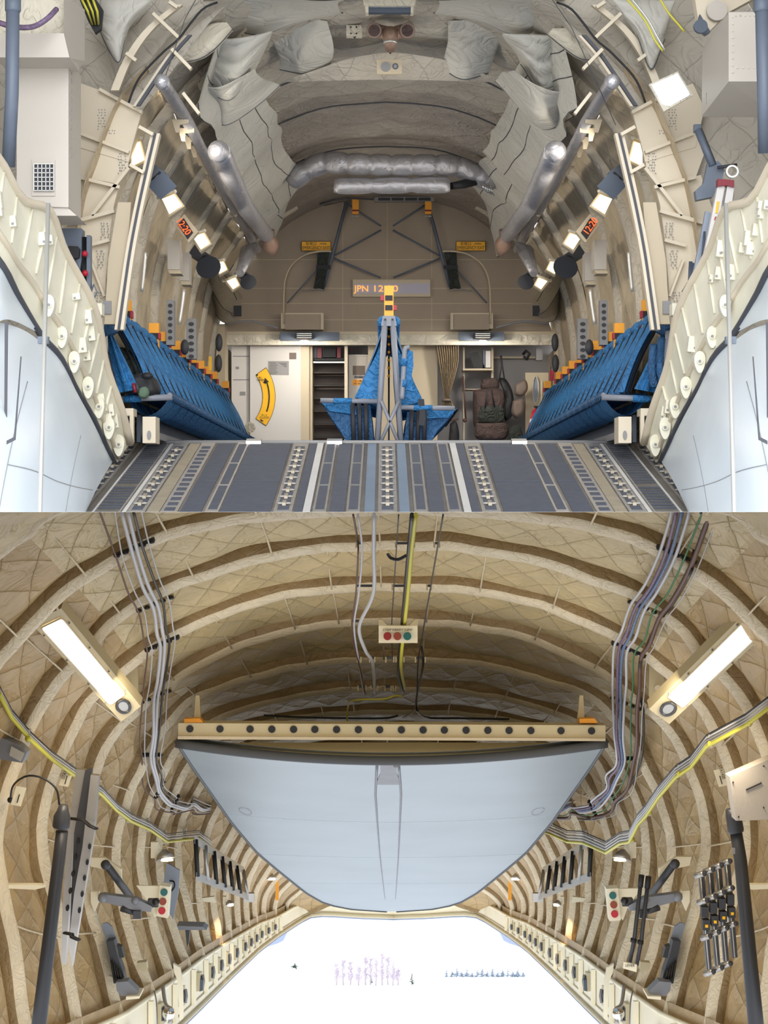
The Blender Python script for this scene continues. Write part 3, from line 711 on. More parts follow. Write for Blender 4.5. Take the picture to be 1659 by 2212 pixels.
# storage alcove
a=MB(); a.rect(1000,750,1004,985,25.4,.1); a.rect(1061,750,1066,985,25.4,.1); a.rect(1000,796,1064,800,25.2,.4); a.rect(1000,840,1064,842,25.4,.3); a.rect(1064,770,1160,774,25.9,.05); one('storage_rack',a,'beige_dark','pale metal storage rack with shelves behind the curtain','rack')
def bag(name,pts,d,th,c,label,cat='bag',strap=None,scm='webbing'):
    t=thing(name,label,cat,(pts[0][0],max(p[1] for p in pts),d)); m=MB(); b=[V(p,d) for p in pts]; cen=sum(b,Vector())/len(b); bb=cr(b+[b[0]],33)[:-1]
    rows=[]
    for k in range(7):
        s=k/6; sc=1-.55*s**2.2; rows.append([cen+(p-cen)*sc+Vector((0,-th*math.sin(math.pi/2*s)+nz(p,9,k)*.01,0)) for p in bb])
    m.grid(rows,close=True); m.face(rows[-1],smooth=True); m.face([p+Vector((0,.02,0)) for p in bb][::-1]); m.build('body',c,t)
    for s_ in strap or []: a=MB(); a.tube([V(p,d-th-.01) for p in s_],.01,6,flat=.4); a.build('strap',scm,t)
    return t
bag('flight_case',[(1022,842),(1086,842),(1088,900),(1080,925),(1030,925),(1022,905)],25.2,.2,'brown_bag','large brown suitcase standing upright in the storage alcove','suitcase')
bag('flight_case',[(1041,818),(1074,818),(1075,840),(1040,840)],25.3,.1,'brown_bag','small brown case on top of the large brown suitcase','suitcase')
bag('rolled_kit',[(1028,914),(1092,914),(1090,950),(1030,948)],24.95,.12,'brown_bag','brown rolled kit bag lying below the dark mesh bag',strap=[[(1035,948),(1085,948)]])
bag('mesh_bag',[(1038,878),(1084,878),(1084,912),(1036,912)],24.9,.06,'green_bag','dark green mesh bag hanging in front of the brown suitcase',strap=[[(1048,880),(1052,845),(1062,842),(1068,880)]])
bag('sling_bag',[(1076,818),(1092,818),(1108,850),(1108,895),(1090,908),(1092,860)],25.1,.08,'black','black sling bag hanging on a hook in the alcove',strap=[[(1078,825),(1083,790),(1081,768)],[(1090,822),(1085,790),(1083,768)]])
bag('duffel_bag',[(1112,832),(1134,820),(1140,840),(1128,856),(1112,852)],25.0,.1,'wood_brown','tan duffel bag hanging left of the oval window, upper one')
bag('duffel_bag',[(1108,866),(1130,862),(1132,890),(1116,904),(1105,892)],25.0,.1,'wood_brown','tan duffel bag hanging left of the oval window, lower one')
bag('rucksack',[(1100,925),(1122,918),(1130,950),(1118,975),(1096,965)],24.9,.12,'green_bag','dark green rucksack on the floor left of the extinguisher')
bag('rucksack',[(972,915),(985,910),(992,940),(988,970),(970,970)],24.9,.08,'black','black rucksack on the floor below the curtain')
a=MB(); a.pp([(1012,764),(1032,760),(1048,794),(1024,794)],25.3,.03); one('laptop_case',a,'black','black flat case leaning on the alcove shelf','case')
a=MB(); a.rect(1049,758,1060,794,25.3,.15,0); a.rect(1043,757,1048,794,25.3,.15,1); one('binder',a,['white_door','slate'],'white and slate binders upright on the alcove shelf','binder')
a=MB(); a.rect(1158,752,1172,778,25.0,.15,1); a.tube([P(1130,765,25),P(1136,758,24.95),P(1144,764,24.9),P(1138,776,25),P(1131,770,25)],.02,8); one('headset',a,['black','alcove'],'black headset hanging from a pale bracket in the upper right alcove','headset')
a=MB(); a.tube([P(1000,812,25.2),P(1003,860,25.2),P(1006,905,25.2)],.012,8); a.tube([P(990,905,25),P(975,908,25),P(972,895,25)],.012,8); a.ball(P(1004,908,25.1),.03); one('intercom_cord',a,'cable_brown','brown intercom cord hanging on the alcove rack','cord')
a=MB(); a.rect(1135,805,1185,985,25.3,.05,0); one('side_door_panel',a,'beige_dark','beige inner door panel with an oval window in the right alcove','panel')
t=thing('oval_window','narrow oval porthole with a bright rim','window',(1158,872,25.2)); a=MB(); a.ring(1157,842,7.5,2.5,25.25,.04,0,28,ry=31); a.build('rim','fabric_cream',t); a=MB(); a.disc(1157,842,5.2,25.28,.01,0,24,ry=29); a.build('pane','panel_blue',t)
a=MB(); a.rect(1168,822,1171,868,25.22,.03); one('grab_bar',a,'fabric_cream','short pale vertical grab bar beside the oval window','handle')
t=thing('fire_extinguisher','red fire extinguisher leaning at the right end of the alcove','fire extinguisher',(1147,930,24.3))
p0=P(1146,930,24.3); p1=P(1157,886,24.5); ax=(p1-p0).normalized(); a=MB(); a.tube([p0,p0+ax*.01,p0+ax*.2,p1-ax*.02,p1,p1+ax*.015],[.02,.042,.042,.04,.022,.018],16); a.build('cylinder','red',t); a=MB(); a.tube([p0+ax*.11,p0+ax*.17],.0435,16); a.build('label','white_door',t); a=MB(); a.tube([p1,p1+ax*.05],.018,10); a.box(p1+ax*.06,(.035,.012,.01)); a.build('valve','black',t)
for k,x in enumerate((1190,1196,1202)):
    a=MB(); a.rect(x-2.3,800,x+2.3,822,24.2,.03,0); a.rect(x-.8,792,x+.8,800,24.2,.02,1); one('red_tag',a,['red','dark_grey'],['leftmost','middle','rightmost'][k]+' of the three red tags hanging by the right door post','tag')
# ---- cargo bay lamps
LP=[((182,95),(206,84),(238,131),(208,156),14.2,'beside the top equipment box'),((285,312),(302,306),(312,345),(284,360),14.6,'half hidden by the frame web'),((350,430),(376,420),(393,444),(366,463),15.6,'above the red clock display'),((415,512),(440,504),(453,526),(433,540),17.2,'below the red clock display'),((466,568),(482,565),(490,582),(474,592),19.2,'behind the large loudspeaker'),((488,608),(508,600),(516,616),(502,626),20.4,'closest to the bulkhead')]
for nm,f in SN:
    for k,(A_,B_,C_,D_,d,ds) in enumerate(LP):
        c=[sum(q[i] for q in (A_,B_,C_,D_))/4 for i in (0,1)]
        t=thing('bay_lamp','%s bay lamp %s'%(nm,ds),'lamp',f((c[0],c[1]+10,d)))
        ex=lambda s:[f((c[0]+(q[0]-c[0])*s,c[1]+(q[1]-c[1])*s,d+(.03 if i in (0,3) else -.03))) for i,q in enumerate((A_,B_,C_,D_))]
        a=MB(); a.prism([V(q) for q in ex(1.28)],(0,.12,0)); a.build('housing','beige_dark',t)
        a=MB(); a.prism([V(q)+Vector((0,-.006,0)) for q in ex(1.0)],(0,.01,0)); a.build('diffuser','lamp_up',t)
        a=MB(); e=ex(1.35); a.tube([V(e[0])+Vector((0,-.02,0)),V(e[1])+Vector((0,-.02,0))],.01,6); a.ball(V(e[0]),.018,n=8,k=6); a.ball(V(e[1]),.018,n=8,k=6); a.build('hinge_bar','fabric_cream',t)
        ld=bpy.data.lights.new('bay_lamp_light','AREA'); ld.shape='SQUARE'; ld.size=.18; ld.energy=UP_W; ld.color=(1,.91,.78); lo_=bpy.data.objects.new('bay_lamp_light',ld); COL.objects.link(lo_)
        sx=1 if nm=='left' else -1; lo_.matrix_world=Matrix.Translation(V(f((c[0],c[1],d)))+Vector((sx*.22,-.06,-.08)))@(Vector((sx*.75,.25,-.35)).to_track_quat('-Z','Y').to_matrix().to_4x4()); lo_.parent=t; lo_.matrix_parent_inverse=Matrix.Translation(t.location).inverted()
# ---- loudspeakers
for nm,f in SN:
    for x,y,d,s,lb in ((345,388,15.2,1.0,'large slate loudspeaker horn above the %s wall lamps'),(446,566,18.6,1.0,'dark loudspeaker in front of the fifth %s lamp'),(533,602,21,.75,'small dark loudspeaker nearest the bulkhead on the %s')):
        t=thing('horn_speaker',lb%nm,'loudspeaker',f((x,y+20,d))); dx=1 if nm=='left' else -1; c=V(f((x,y,d)))
        aim=Vector((dx*.25,-.8,-.55)).normalized(); a=MB(); a.tube([c+aim*-.12*s,c+aim*-.02*s,c+aim*.03*s,c+aim*.12*s],[.05*s,.06*s,.07*s,.125*s],4 if d<16 else 18); a.build('horn','slate' if d<16 else 'dark_grey',t)
        a=MB(); a.box(c+Vector((-dx*.07*s,.06,.07*s)),(.1*s,.06,.06*s),Matrix.Rotation(dx*.6,3,'Y')); a.build('bracket','slate' if d<16 else 'dark_grey',t)
        a=MB(); a.ball(c+aim*.02*s+Vector((0,-.02,0)),.045*s,n=12); a.build('driver','grey',t)
# ---- red clocks, wall boxes, perforated brackets, grab rails
for nm,f in SN:
    t=thing('wall_clock','tilted %s wall clock with red glowing digits'%nm,'clock',f((403,520,16.6))); dx=1 if nm=='left' else -1
    a=MB(); a.pp([f(p) for p in ((378,488),(398,462),(428,500),(408,524))],16.6,.1); a.build('housing','beige_dark',t); a=MB(); a.pp([f(p) for p in ((385,484),(397,471),(417,502),(405,517))],16.58,.03); a.build('screen','black',t)
    text('12:20',*f((396,489)),16.57,.055,'led_red',t,rot=dx*-.95+ (0),width=.13) if 0 else text('12:20',*f((396,489)),16.565,.06,'led_red',t,rot=(.95 if nm=='left' else -.95),width=.15)
    for k,(x0,y0,x1,y1,d) in enumerate(((362,518,388,582,17.0),(388,545,408,606,17.6))):
        t=thing('wall_box','%s grey wall box below the %s clock'%(('nearer','farther')[k],nm),'box',f(((x0+x1)/2,y1,d))); X0,X1=sorted((f((x0,0))[0],f((x1,0))[0])); a=MB(); a.rect(X0,y0,X1,y1,d,.25); a.build('case','box_grey',t); a=MB(); a.pp([(X0,y1),(X1,y1),(X1+4,y1+9),(X0+4,y1+9)],d+.02,.2); a.build('base','beige_dark',t)
    for k,(x0,y0,x1,y1,d) in enumerate(((359,648,376,745,17.2),(402,688,424,775,18.6))):
        t=thing('perforated_bracket','%s tall grey bracket with oval holes on the %s wall'%(('nearer','farther')[k],nm),'bracket',f(((x0+x1)/2,y1,d))); X0,X1=sorted((f((x0,0))[0],f((x1,0))[0])); a=MB(); a.rect(X0,y0,X1,y1,d,.12); a.build('plate','grey',t)
        for j in range(6):
            a=MB(); a.disc((X0+X1)/2,y0+12+j*14,6 if k else 5,d-.004,.01,0,14,ry=4.3); a.build('hole','dark_grey',t)
    a=MB(); c=crp([f(p) for p in ((397,625,16.8),(393,660,16.8),(387,700,16.8))],n=10); a.tube(c,.016,8,flat=.6); one('wall_handrail',a,'light_metal','bright metal strip handrail, farther one on the %s wall'%nm,'rail')
    a=MB(); c=crp([f(p) for p in ((314,545,15.2),(310,590,15.2),(306,630,15.2))],n=10); a.tube(c,.014,8,flat=.6); one('wall_handrail',a,'light_metal','bright metal strip handrail, nearer one on the %s wall'%nm,'rail')
    for k,(x,y,d) in enumerate(((473,740,21.5),(472,785,21.5),(399,750,18))):
        a=MB(); c=V(f((x,y,d))); a.ball(c,.07,sc=(.6,.6,1.5 if k<2 else 1.1)); one('padded_roll',a,'dark_grey',('upper dark padded cover by the %s bulkhead post','lower dark padded cover by the %s bulkhead post','dark padded cover beside the perforated brackets on the %s')[k]%nm,'padding')
    a=MB(); X0,X1=sorted((f((505,0))[0],f((521,0))[0])); a.rect(X0,660,X1,682,24.3,.05); one('wall_socket_box',a,'dark_grey','small dark box low on the %s edge of the bulkhead'%nm,'box')
    a=MB(); a.tube(crp([f(p) for p in ((487,700,24),(540,694,24),(600,708,24))],n=12),.016,8); one('conduit_arc',a,'grey','shallow grey conduit arc above the %s header'%nm,'pipe')
    if nm=='left':
        a=MB(); a.rect(451,770,457,800,21,.02,0); one('yellow_mark',a,'yellow','small yellow corner mark on the left wall by the far seats','sign')
# ---- orange seat posts
proto=None
XD=[14.7,16.5,17.3,18.2,19.1,19.8,20.6,21.4,22.2,23.8]
for nm,sg in (('left',-1),('right',1)):
    proto=None
    for k,d in enumerate(XD):
        b=U2(sg*2.07,1.49,d); lab='%s orange post box from the ramp on the %s wall, behind the seats'%(ORD[k],nm)
        if proto is None:
            proto=t=thing('seat_post',lab,'post',b,'orange post boxes behind the %s seats'%nm); pb=b
            a=MB(); a.box(b+Vector((0,0,.08)),(.043,.04,.11)); a.build('box','orange',t)
            a=MB(); a.box(b+Vector((.0,-.042,.075)),(.043,.006,.026)); a.build('black_label','black',t)
            a=MB(); a.box(b+Vector((-sg*.050,-.01,.075)),(.008,.04,.028)); a.build('red_flag','red',t)
            a=MB(); a.box(b+Vector((0,-.042,.05)),(.046,.003,.004)); a.build('seam','ink',t)
        else: copy_tree(proto,b-pb,lab)
# ---- side seats
def side_seat(sg,d,lab,grp,w=.47):
    o=U2(sg*2.0,.54,d); t=thing('troop_seat',lab,'seat',o,grp); X=lambda x,z,dy:Vector((o.x-sg*(x),o.y+dy,o.z+z))
    def sheet(m,y0,y1,off=0,puff=.03,n=4):
        rows=[]
        for k in range(9):
            s=k/8; rows.append([X(-.07+.27*s+off+.03*math.sin(math.pi*s),.95-.58*s,y0+(y1-y0)*j/n)+Vector((-sg*puff*math.sin(math.pi*j/n),0,0)) for j in range(n+1)])
        m.grid(rows)
    m=MB(); sheet(m,-w*.52,w*.52,-.05,0,2); b=m.build('back_net','webbing',t)
    for y0,y1 in ((-.21,-.05),(.02,.17)):
        m=MB(); sheet(m,y0,y1,.0,.035); sheet(m,y0,y1,-.02,0); m.build('back_strip','blue',t)
    m=MB(); m.tube([X(-.05+.27*s+.03,.94-.56*s,-.02+.05*s) for s in (0,.25,.5,.75,1)],.010,6,flat=.5); m.build('harness_strap','webbing',b)
    m=MB(); m.tube([X(-.09,.95,-w*.5),X(-.09,.955,-w*.42),X(-.09,.96,0),X(-.09,.955,w*.42),X(-.09,.95,w*.5)],[.03,.062,.072,.062,.03],12); m.build('top_roll','blue',t)
    m=MB(); rows=[]
    for k in range(11):
        s=k/10; rows.append([X(.02+.34*s,.34-.15*math.sin(math.pi*s)**.8-.0*s,w*1.02*(j/4-.5)) for j in range(5)])
    m.grid(rows); m.grid([[X(.02,.36,w*(j/4-.5)) for j in range(5)],[X(.36,.35,w*(j/4-.5)) for j in range(5)]]); m.build('seat_pan','blue',t)
    m=MB(); m.tube([X(.36,.345,-w*.53),X(.36,.345,w*.53)],.018,8); m.build('front_bar','tube_grey',t)
    m=MB(); pts=[X(.365+.02*(k%2),.37-.075*(k%2),w*(k/12-.5)) for k in range(13)]
    m.tube(pts,.009,5); m.build('lacing','blue_dark',t)
    return t,o
for nm,sg in (('left',-1),('right',1)):
    proto=None
    for k in range(20):
        d=14.25+k*.5; lab='%s blue canvas seat from the ramp in the %s wall row'%(ORD[k],nm)
        if proto is None: proto,po=side_seat(sg,d,lab,'blue canvas seats along the %s wall'%nm)
        else: copy_tree(proto,U2(sg*2.0,.54,d)-po,lab)
    f=(lambda p:p) if sg<0 else mirU
    a=MB(); a.tube([P(*f((256,862,13.95))),P(*f((372,858,13.95)))],.024,10,0); a.tube([P(*f((268,862,13.94))),P(*f((305,861,13.94)))],.028,10,1); one('seat_end_bar',a,['tube_grey','blue'],'grey padded end bar of the nearest %s seat'%nm,'bar')
    t=thing('sill_locker','pale metal locker and bracket under the nearest %s seat'%nm,'locker',f((300,955,13.9)))
    a=MB(); X=lambda x0,x1:sorted((f((x0,0))[0],f((x1,0))[0]))
    x0,x1=X(308,336); a.rect(x0,900,x1,957,13.8,.25); a.build('body','beige',t); a=MB(); a.disc((x0+x1)/2,940,4.5,13.79,.01,0,14,ry=10); a.build('hole','grey',t)
    x0,x1=X(262,288); a=MB(); a.rect(x0,882,x1,898,13.7,.2); a.build('shelf','beige',t); x0,x1=X(280,288); a=MB(); a.rect(x0,895,x1,955,13.68,.06); a.build('post','beige',t)
    a=MB(); a.prism([U2(sg*1.85,.56,14.2),U2(sg*1.75,.56,14.2),U2(sg*1.75,.56,24),U2(sg*1.85,.56,24)],(0,0,.05),0); a.prism([U2(sg*1.9,.54,14.3),U2(sg*1.9,.54,24.2),U2(sg*1.9,.75,24.2),U2(sg*1.9,.75,14.3)],(sg*.03,0,0),1)
    one('seat_track',a,['grey','steel_blue'],'grey floor track under the %s seat row'%nm,'track')
bag('flight_jacket',[(247,758),(268,750),(300,775),(318,800),(330,850),(300,850),(282,830),(262,790)],14.2,.12,'green_bag','dark green jacket heaped on the nearest left seat','jacket')
bag('black_coat',[(280,812),(312,806),(338,820),(345,852),(300,862),(286,840)],14.0,.1,'black','black garment bundled on the nearest left seat','garment')
bag('headset_bag',[(298,846),(304,838),(316,836),(322,848),(316,860),(302,858)],13.85,.06,'sill_cream' if 0 else 'conifer','small pale green ear protector case on the nearest left seat','case')
a=MB(); a.ball(P(318,812,13.8),.045,sc=(1,.6,.6)); one('cap',a,'black','black cap on the garment bundle of the left seats','cap')
for k,x in enumerate((288,294)): a=MB(); a.tube([P(x,828,13.8),P(x+5,848,13.8)],.014,8); one('flashlight',a,['maroon','dark_grey'][k],('red','dark')[k]+' torch beside the green ear protector case','torch')
# folded extra seats at both near ends
for nm,f,lb in (('left',lambda p:p,'blue canvas seat back hung with webbing at the left ramp end'),('right',mirU,'folded blue seats standing at the right ramp end')):
    t=thing('end_seat',lb,'seat',f((240,860,13.7))); a=MB(); rows=[]
    for k in range(13):
        s=k/12; L=(222+s*28,690+s*160); R_=(240+s*62,715+s*125); rows.append([V(f((L[0]+(R_[0]-L[0])*j/8,L[1]+(R_[1]-L[1])*j/8)),13.9-.12*math.sin(math.pi*j/8)-.05*math.sin(j*2)) for j in range(9)])
    a.grid(rows); a.build('canvas','blue',t); a=MB(); a.tube([P(*f((224,695)),13.75),P(*f((238,725)),13.75)],[.05,.07],10); a.ball(P(*f((226,700)),13.75),.07,sc=(1,1,1.3)); a.build('top_roll','blue_dark',t)
    a=MB()
    for dx in (0,8,16): a.tube(crp([f((210+dx*.3,698,13.72)),f((222+dx*.5,760,13.7)),f((238+dx,850,13.72))],n=10),.014,6,flat=.5)
    a.build('webbing','webbing',t)
    if nm=='right':
        for k in range(3):
            q=crp([(1412+k*17,745-k*14,13.65),(1408+k*17,800-k*10,13.6),(1414+k*16,835-k*10,13.6)],n=10); a=MB(); a.tube(q,.03,8); a.build('folded_leg','tube_grey' if k==2 else 'blue_dark',t)
# ---- centre seats (back to back) and their A frame
t=thing('seat_stanchion','grey tubular A-shaped stanchion carrying the centre seats','stanchion',(840,957,14.85))
for p0,p1 in (((832,690),(815,957)),((848,690),(866,957))):
    a=MB(); a.tube([P(*p0,14.85),P(*p1,14.85)],.024,12); a.build('leg','tube_grey',t)
for p0,p1 in (((824,866),(860,955)),((862,866),(822,955))):
    a=MB(); a.tube([P(*p0,14.8),P(*p1,14.8)],.014,6); a.build('cross_brace','tube_grey',t)
a=MB(); a.pp([(827,682),(853,682),(857,704),(823,704)],14.83,.06); a.disc(832,690,2.5,14.82,.01,1,10); a.disc(848,690,2.5,14.82,.01,1,10); a.build('cap',['tube_grey','dark_grey'],t)
for x0,x1,y in ((692,815,866),(866,982,881)):
    a=MB(); a.tube([P(x0,y-1,14.85),P(x1,y+1,14.85)],.02,10,0); a.tube([P(x0+28,y,14.84),P(x0+68,y,14.84)],.024,10,1); a.build('arm',['tube_grey','blue'],t)
t=thing('centre_post','tall orange post box with black labels on top of the centre stanchion','post',(840,690,15.2))
a=MB(); a.rect(830,617,850,690,15.2,.08); a.build('box','orange',t)
for y,xs in ((638,822),(659,850)):
    a=MB(); a.rect(832,y,848,y+11,15.19,.02); a.build('black_label','black',t); a=MB(); a.rect(xs,y,xs+7,y+11,15.2,.05); a.build('red_flag','red',t)
def centre_seat(sg,d,lab):
    o=U(0.0,.335,d); t=thing('canvas_bench',lab,'seat',o,'blue centre seats back to back'); 
    def X(px,py,dy=0): return P(px,py,15.0)+Vector((0,dy+d-15.0,0.014*(d-15)))+Vector(((d-15)*(835-829.5)/FPX,0,0))
    f=(lambda x:x) if sg<0 else (lambda x:1680-x)
    sh=0 if sg<0 else 14
    m=MB(); rows=[]
    for k in range(9):
        s=k/8; rows.append([X(f(833-(833-766)*s**1.15),692+(868+sh-692)*s,.46*j/6)+Vector((sg*.02*math.sin(math.pi*j/6),0,0)) for j in range(7)])
    m.grid(rows)
    m.prism([X(f(831),692,-.01),X(f(826),740,-.01),X(f(766),858+sh*.6,-.01),X(f(820),872+sh*.6,-.01),X(f(828),780,-.01)],(0,.015,0)); m.build('backrest','blue',t)
    m=MB(); m.tube([X(f(828),694,0),X(f(828),694,.05),X(f(828),694,.42),X(f(828),694,.46)],[.03,.05,.05,.03],12); m.build('top_roll','blue',t)
    m=MB(); rows=[]
    for k in range(11):
        s=k/10; px=694+(790-694)*s; py=870+sh+26*math.sin(math.pi*min(1,s*.62+.0)); rows.append([X(f(px),py,.46*j/4) for j in range(5)])
    m.grid(rows); m.grid([[X(f(694),870+sh,.46*j/4) for j in range(5)],[X(f(790),872+sh,.46*j/4) for j in range(5)]])
    m.prism([X(f(694),870+sh,-.01),X(f(712),888+sh,-.01),X(f(770),896+sh*.6,-.01),X(f(766),872+sh,-.01)],(0,.01,0)); m.build('seat_pan','blue',t)
    m=MB(); m.prism([X(f(700),880+sh,.02),X(f(735),930,.02),X(f(750),957,.02),X(f(808),957,.02),X(f(800),875+sh,.02)],(0,.02,0)); m.build('under_canvas','blue_dark',t)
    for q in (762,776,790): m=MB(); m.tube([X(f(q),872+sh,-.02),X(f(q+2),957,-.02)],.018,6,flat=.3); m.build('harness_strap','webbing',t)
    m=MB(); pts=[X(f(696)+(k%2)*5,870+sh,.46*k/16) for k in range(17)]; m.tube(pts,.008,5); m.build('lacing','webbing',t); return t
for sg,nm in ((-1,'left'),(1,'right')):
    t0=None
    for k in range(6):
        lab='%s centre seat from the ramp, facing the %s wall'%(ORD[k],nm)
        if t0 is None: t0=centre_seat(sg,15.0,lab)
        else: copy_tree(t0,U2(0,0,15+.5*k)-U2(0,0,15),lab)
a=MB(); a.rect(838,700,842,957,15.3,.1,0)
for k in range(7): a.ball(P(840,710+k*17,15.2),.012,1,n=8,k=6)
one('spine_web',a,['black','orange'],'black webbing spine between the centre seat backs','webbing')
t=thing('folded_seat_frame','folded blue and grey seat frame strapped upright right of the stanchion','seat',(884,868,14.7))
a=MB(); a.tube(crp([(868,862,14.7),(872,800,14.7),(875,755,14.7),(885,750,14.7)],n=16),.02,10); a.build('tube','tube_grey',t)
a=MB(); a.pp([(877,752),(892,760),(893,790),(888,822),(892,845),(876,842),(874,790)],14.72,.08); a.build('canvas','blue',t)
for y in (775,820): a=MB(); a.tube([P(873.5,y,14.7),P(871.5,y+16,14.7)],.024,10); a.build('sleeve','blue',t)
a=MB(); a.pp([(903,862),(916,862),(919,905),(916,920),(904,918),(907,890)],14.82,.02); one('loose_strap',a,'webbing','black strap hanging over the right centre seat bar','strap')
# ---- big draped cloths
def drape(topp,botp,d0,d1,lab,c='fabric',sag=.10,folds=5,seed=0,name='draped_blanket'):
    top=crp([p+(d0,) if len(p)<3 else p for p in topp],n=40); bot=crp([p+(d1,) if len(p)<3 else p for p in botp],n=40); rows=[]
    for k in range(25):
        s=k/24; r=[]
        for j,(p,q) in enumerate(zip(top,bot)):
            e=math.sin(math.pi*j/39)*math.sin(math.pi*s); x=p.lerp(q,s)
            x+=Vector((0,-sag*e**.5 - .055*abs(math.sin(folds*.5*(s+.35*j/39)*math.pi+3*nz(x,1.1,seed)))*e**.5+nz(x,2.6,seed)*.05*e**.4,0)); x+=Vector((nz(x,1.3,seed+3)*.11,0,nz(x,1.3,seed+5)*.10)); r.append(x)
        rows.append(r)
    m=MB(); m.grid(rows); m.grid([[p+Vector((0,.03,0)) for p in r] for r in rows]); o=one(name,m,c,lab,'blanket')
    for kk in ((24,) if sag<.11 else (5,13,24)):
        m=MB(); m.tube([p+Vector((0,-.008,0)) for p in rows[kk]],.005,5); m.build('piping','line_dark',o)
    return o
for nm,f in SN:
    F=lambda L:[f(p) for p in L]
    drape(F([(470,60,14),(540,150,15.6),(600,270,17.8),(630,340,19.8),(652,400,21.8)]),F([(428,240,14.3),(470,320,16),(520,420,18.7),(555,490,21.3),(592,548,23.2)]),14,23,'long pale grey blanket lining the whole %s ceiling corner behind the ducts'%nm,seed=20,folds=9,sag=.12)
    drape(F([(455,-5),(560,-8),(740,-5)]),F([(488,62),(560,78),(640,44),(735,22)]),13.6,14.6,'grey green blanket at the very top edge of the ceiling, %s side'%nm,seed=1)
    drape(F([(585,52),(640,40),(712,50)]),F([(604,155),(655,164),(712,140)]),15,15.8,'short grey blanket swag beside the pale quilt panel, %s side'%nm,seed=2)
    drape(F([(470,85),(520,72),(585,60)]),F([(440,185),(500,225),(560,150)]),14.3,14.9,'grey blanket hanging between the upper track and the ceiling quilt, %s side'%nm,seed=3,folds=7)
    drape(F([(420,185),(470,190),(560,140)]),F([(430,250),(505,270),(600,175)]),14.6,15.6,'rumpled grey blanket above the ducts on the %s'%nm,seed=4,folds=8)
    drape(F([(365,140),(420,62),(478,52)]),F([(378,128),(432,118),(490,66)]),13.9,14.0,'flat cream blanket strip beside the black track, %s side'%nm,'fabric_cream',.03,2,10)
    drape(F([(468,560),(500,600),(520,640)]),F([(440,620),(468,690),(490,700)]),21,23.5,'crumpled beige wall blanket below the last %s lamps'%nm,'fabric_cream',.15,6,11)
    drape(F([(225,-5),(300,-6),(350,-5)]),F([(235,80),(262,150),(300,70)]),13.3,13.35,'pale grey blanket in the upper %s corner'%nm,'fabric',.06,3,12)
# ---- near corners: equipment boxes, poles, mirror and more
t=thing('equipment_box','tall beige equipment cabinet with a small grille in the upper left corner','cabinet',(90,465,12.2))
a=MB(); a.pp([(36,124),(148,126),(148,448),(92,446),(36,452)],12.2,.5); a.build('case','box_grey',t)
a=MB(); a.prism([P(148,126,12.2),P(168,170,12.7),P(166,466,12.7),P(146,448,12.2)],(0,.02,0)); a.pp([(92,446),(146,448),(166,466),(100,466)],12.22,.4); a.build('side_face','box_grey',t)
a=MB(); a.pp([(-10,72),(138,72),(150,124),(-10,124)],11.9,.4,0); a.pp([(-10,-10),(138,-10),(138,72),(-10,72)],12.0,.4,1); a.prism([P(138,-10,11.9),P(182,20,12.5),P(182,130,12.5),P(138,72,11.9)],(0,.02,0),0); a.prism([P(138,72,11.9),P(182,130,12.5),P(168,150,12.5),P(150,124,11.9)],(0,.02,0),0); a.build('upper_case',['box_grey','fabric_cream'],t)
a=MB(); a.rect(69,345,119,423,12.19,.02,0); a.rect(73,354,116,412,12.18,.02,1); 
for i in range(6): a.rect(73+i*8.6-.8,354,73+i*8.6+.8,412,12.17,.01,2)
for i in range(7): a.rect(73,354+i*9.6-.8,116,354+i*9.6+.8,12.17,.01,2)
a.build('grille',['box_grey','dark_grey','light_metal'],t)
a=MB(); a.prism([P(150,318,12.24),P(163,330,12.6),P(163,388,12.6),P(150,380,12.24)],(0,-.01,0)); a.build('data_plate','slate',t)
a=MB()
for i in range(10): a.rect(152,150+i*20,155,160+i*20,12.3,.01)
a.build('slots','grey',t)
t=thing('equipment_box','riveted beige equipment cabinet in the upper right corner','cabinet',(1590,250,12.2))
a=MB(); a.pp([(1574,26),(1680,26),(1680,176),(1574,176)],11.9,.5,0); a.prism([P(1574,26,11.9),P(1518,105,12.6),P(1517,250,12.6),P(1574,176,11.9)],(0,.02,0),0); a.prism([P(1574,176,11.9),P(1680,176,11.9),P(1680,252,12.4),P(1517,251,12.6)],(0,.02,0),0); a.build('case','box_grey',t)
a=MB()
for i in range(9): a.disc(1583,36+i*15,1.6,11.89,.01,0,8)
for i in range(5): a.disc(1593+i*12,146,1.6,11.89,.01,0,8)
for i in range(7): a.disc(1590+i*10,33,1.6,11.89,.01,0,8)
a.build('rivets','fabric_cream',t); a=MB()
for x,y in ((1562,155),(1547,165),(1536,185),(1526,200)): a.pp([(x,y),(x+2.5,y-3),(x+2.5,y+22),(x,y+26)],12.1+(1574-x)*.009-.05,.02)
a.build('slots','dark_grey',t)
a=MB(); a.pp([(1500,-10),(1640,-10),(1574,26),(1530,70),(1508,40)],12.5,.1,0); a.disc(1549,22,22,12.45,.03,1,24); a.pp([(1512,30),(1535,68),(1525,75),(1506,60)],12.4,.05,2); a.disc(1514,56,15,12.3,.03,2,18)
one('duct_flange',a,['beige','box_grey','slate'],'beige bracket plate with a round port above the right cabinet','bracket')
for nm,pts in (('left',[(28,-5,11.4),(26,200,11.4),(18,360,11.5),(30,385,11.5)]),('right',[(1645,-5,11.4),(1650,200,11.4),(1652,330,11.5),(1640,385,11.5)])):
    t=thing('ramp_cylinder','blue grey ramp actuator pole at the %s picture edge'%nm,'pole',pts[-1]); a=MB(); a.tube([V(p) for p in pts[:3]],.042,16); a.build('rod','steel_blue',t); a=MB(); a.tube([V((pts[0][0],-8,11.4)),V((pts[0][0],22,11.4)),V((pts[0][0],27,11.4))],[.05,.05,.042],16); a.build('collar','steel_blue',t)
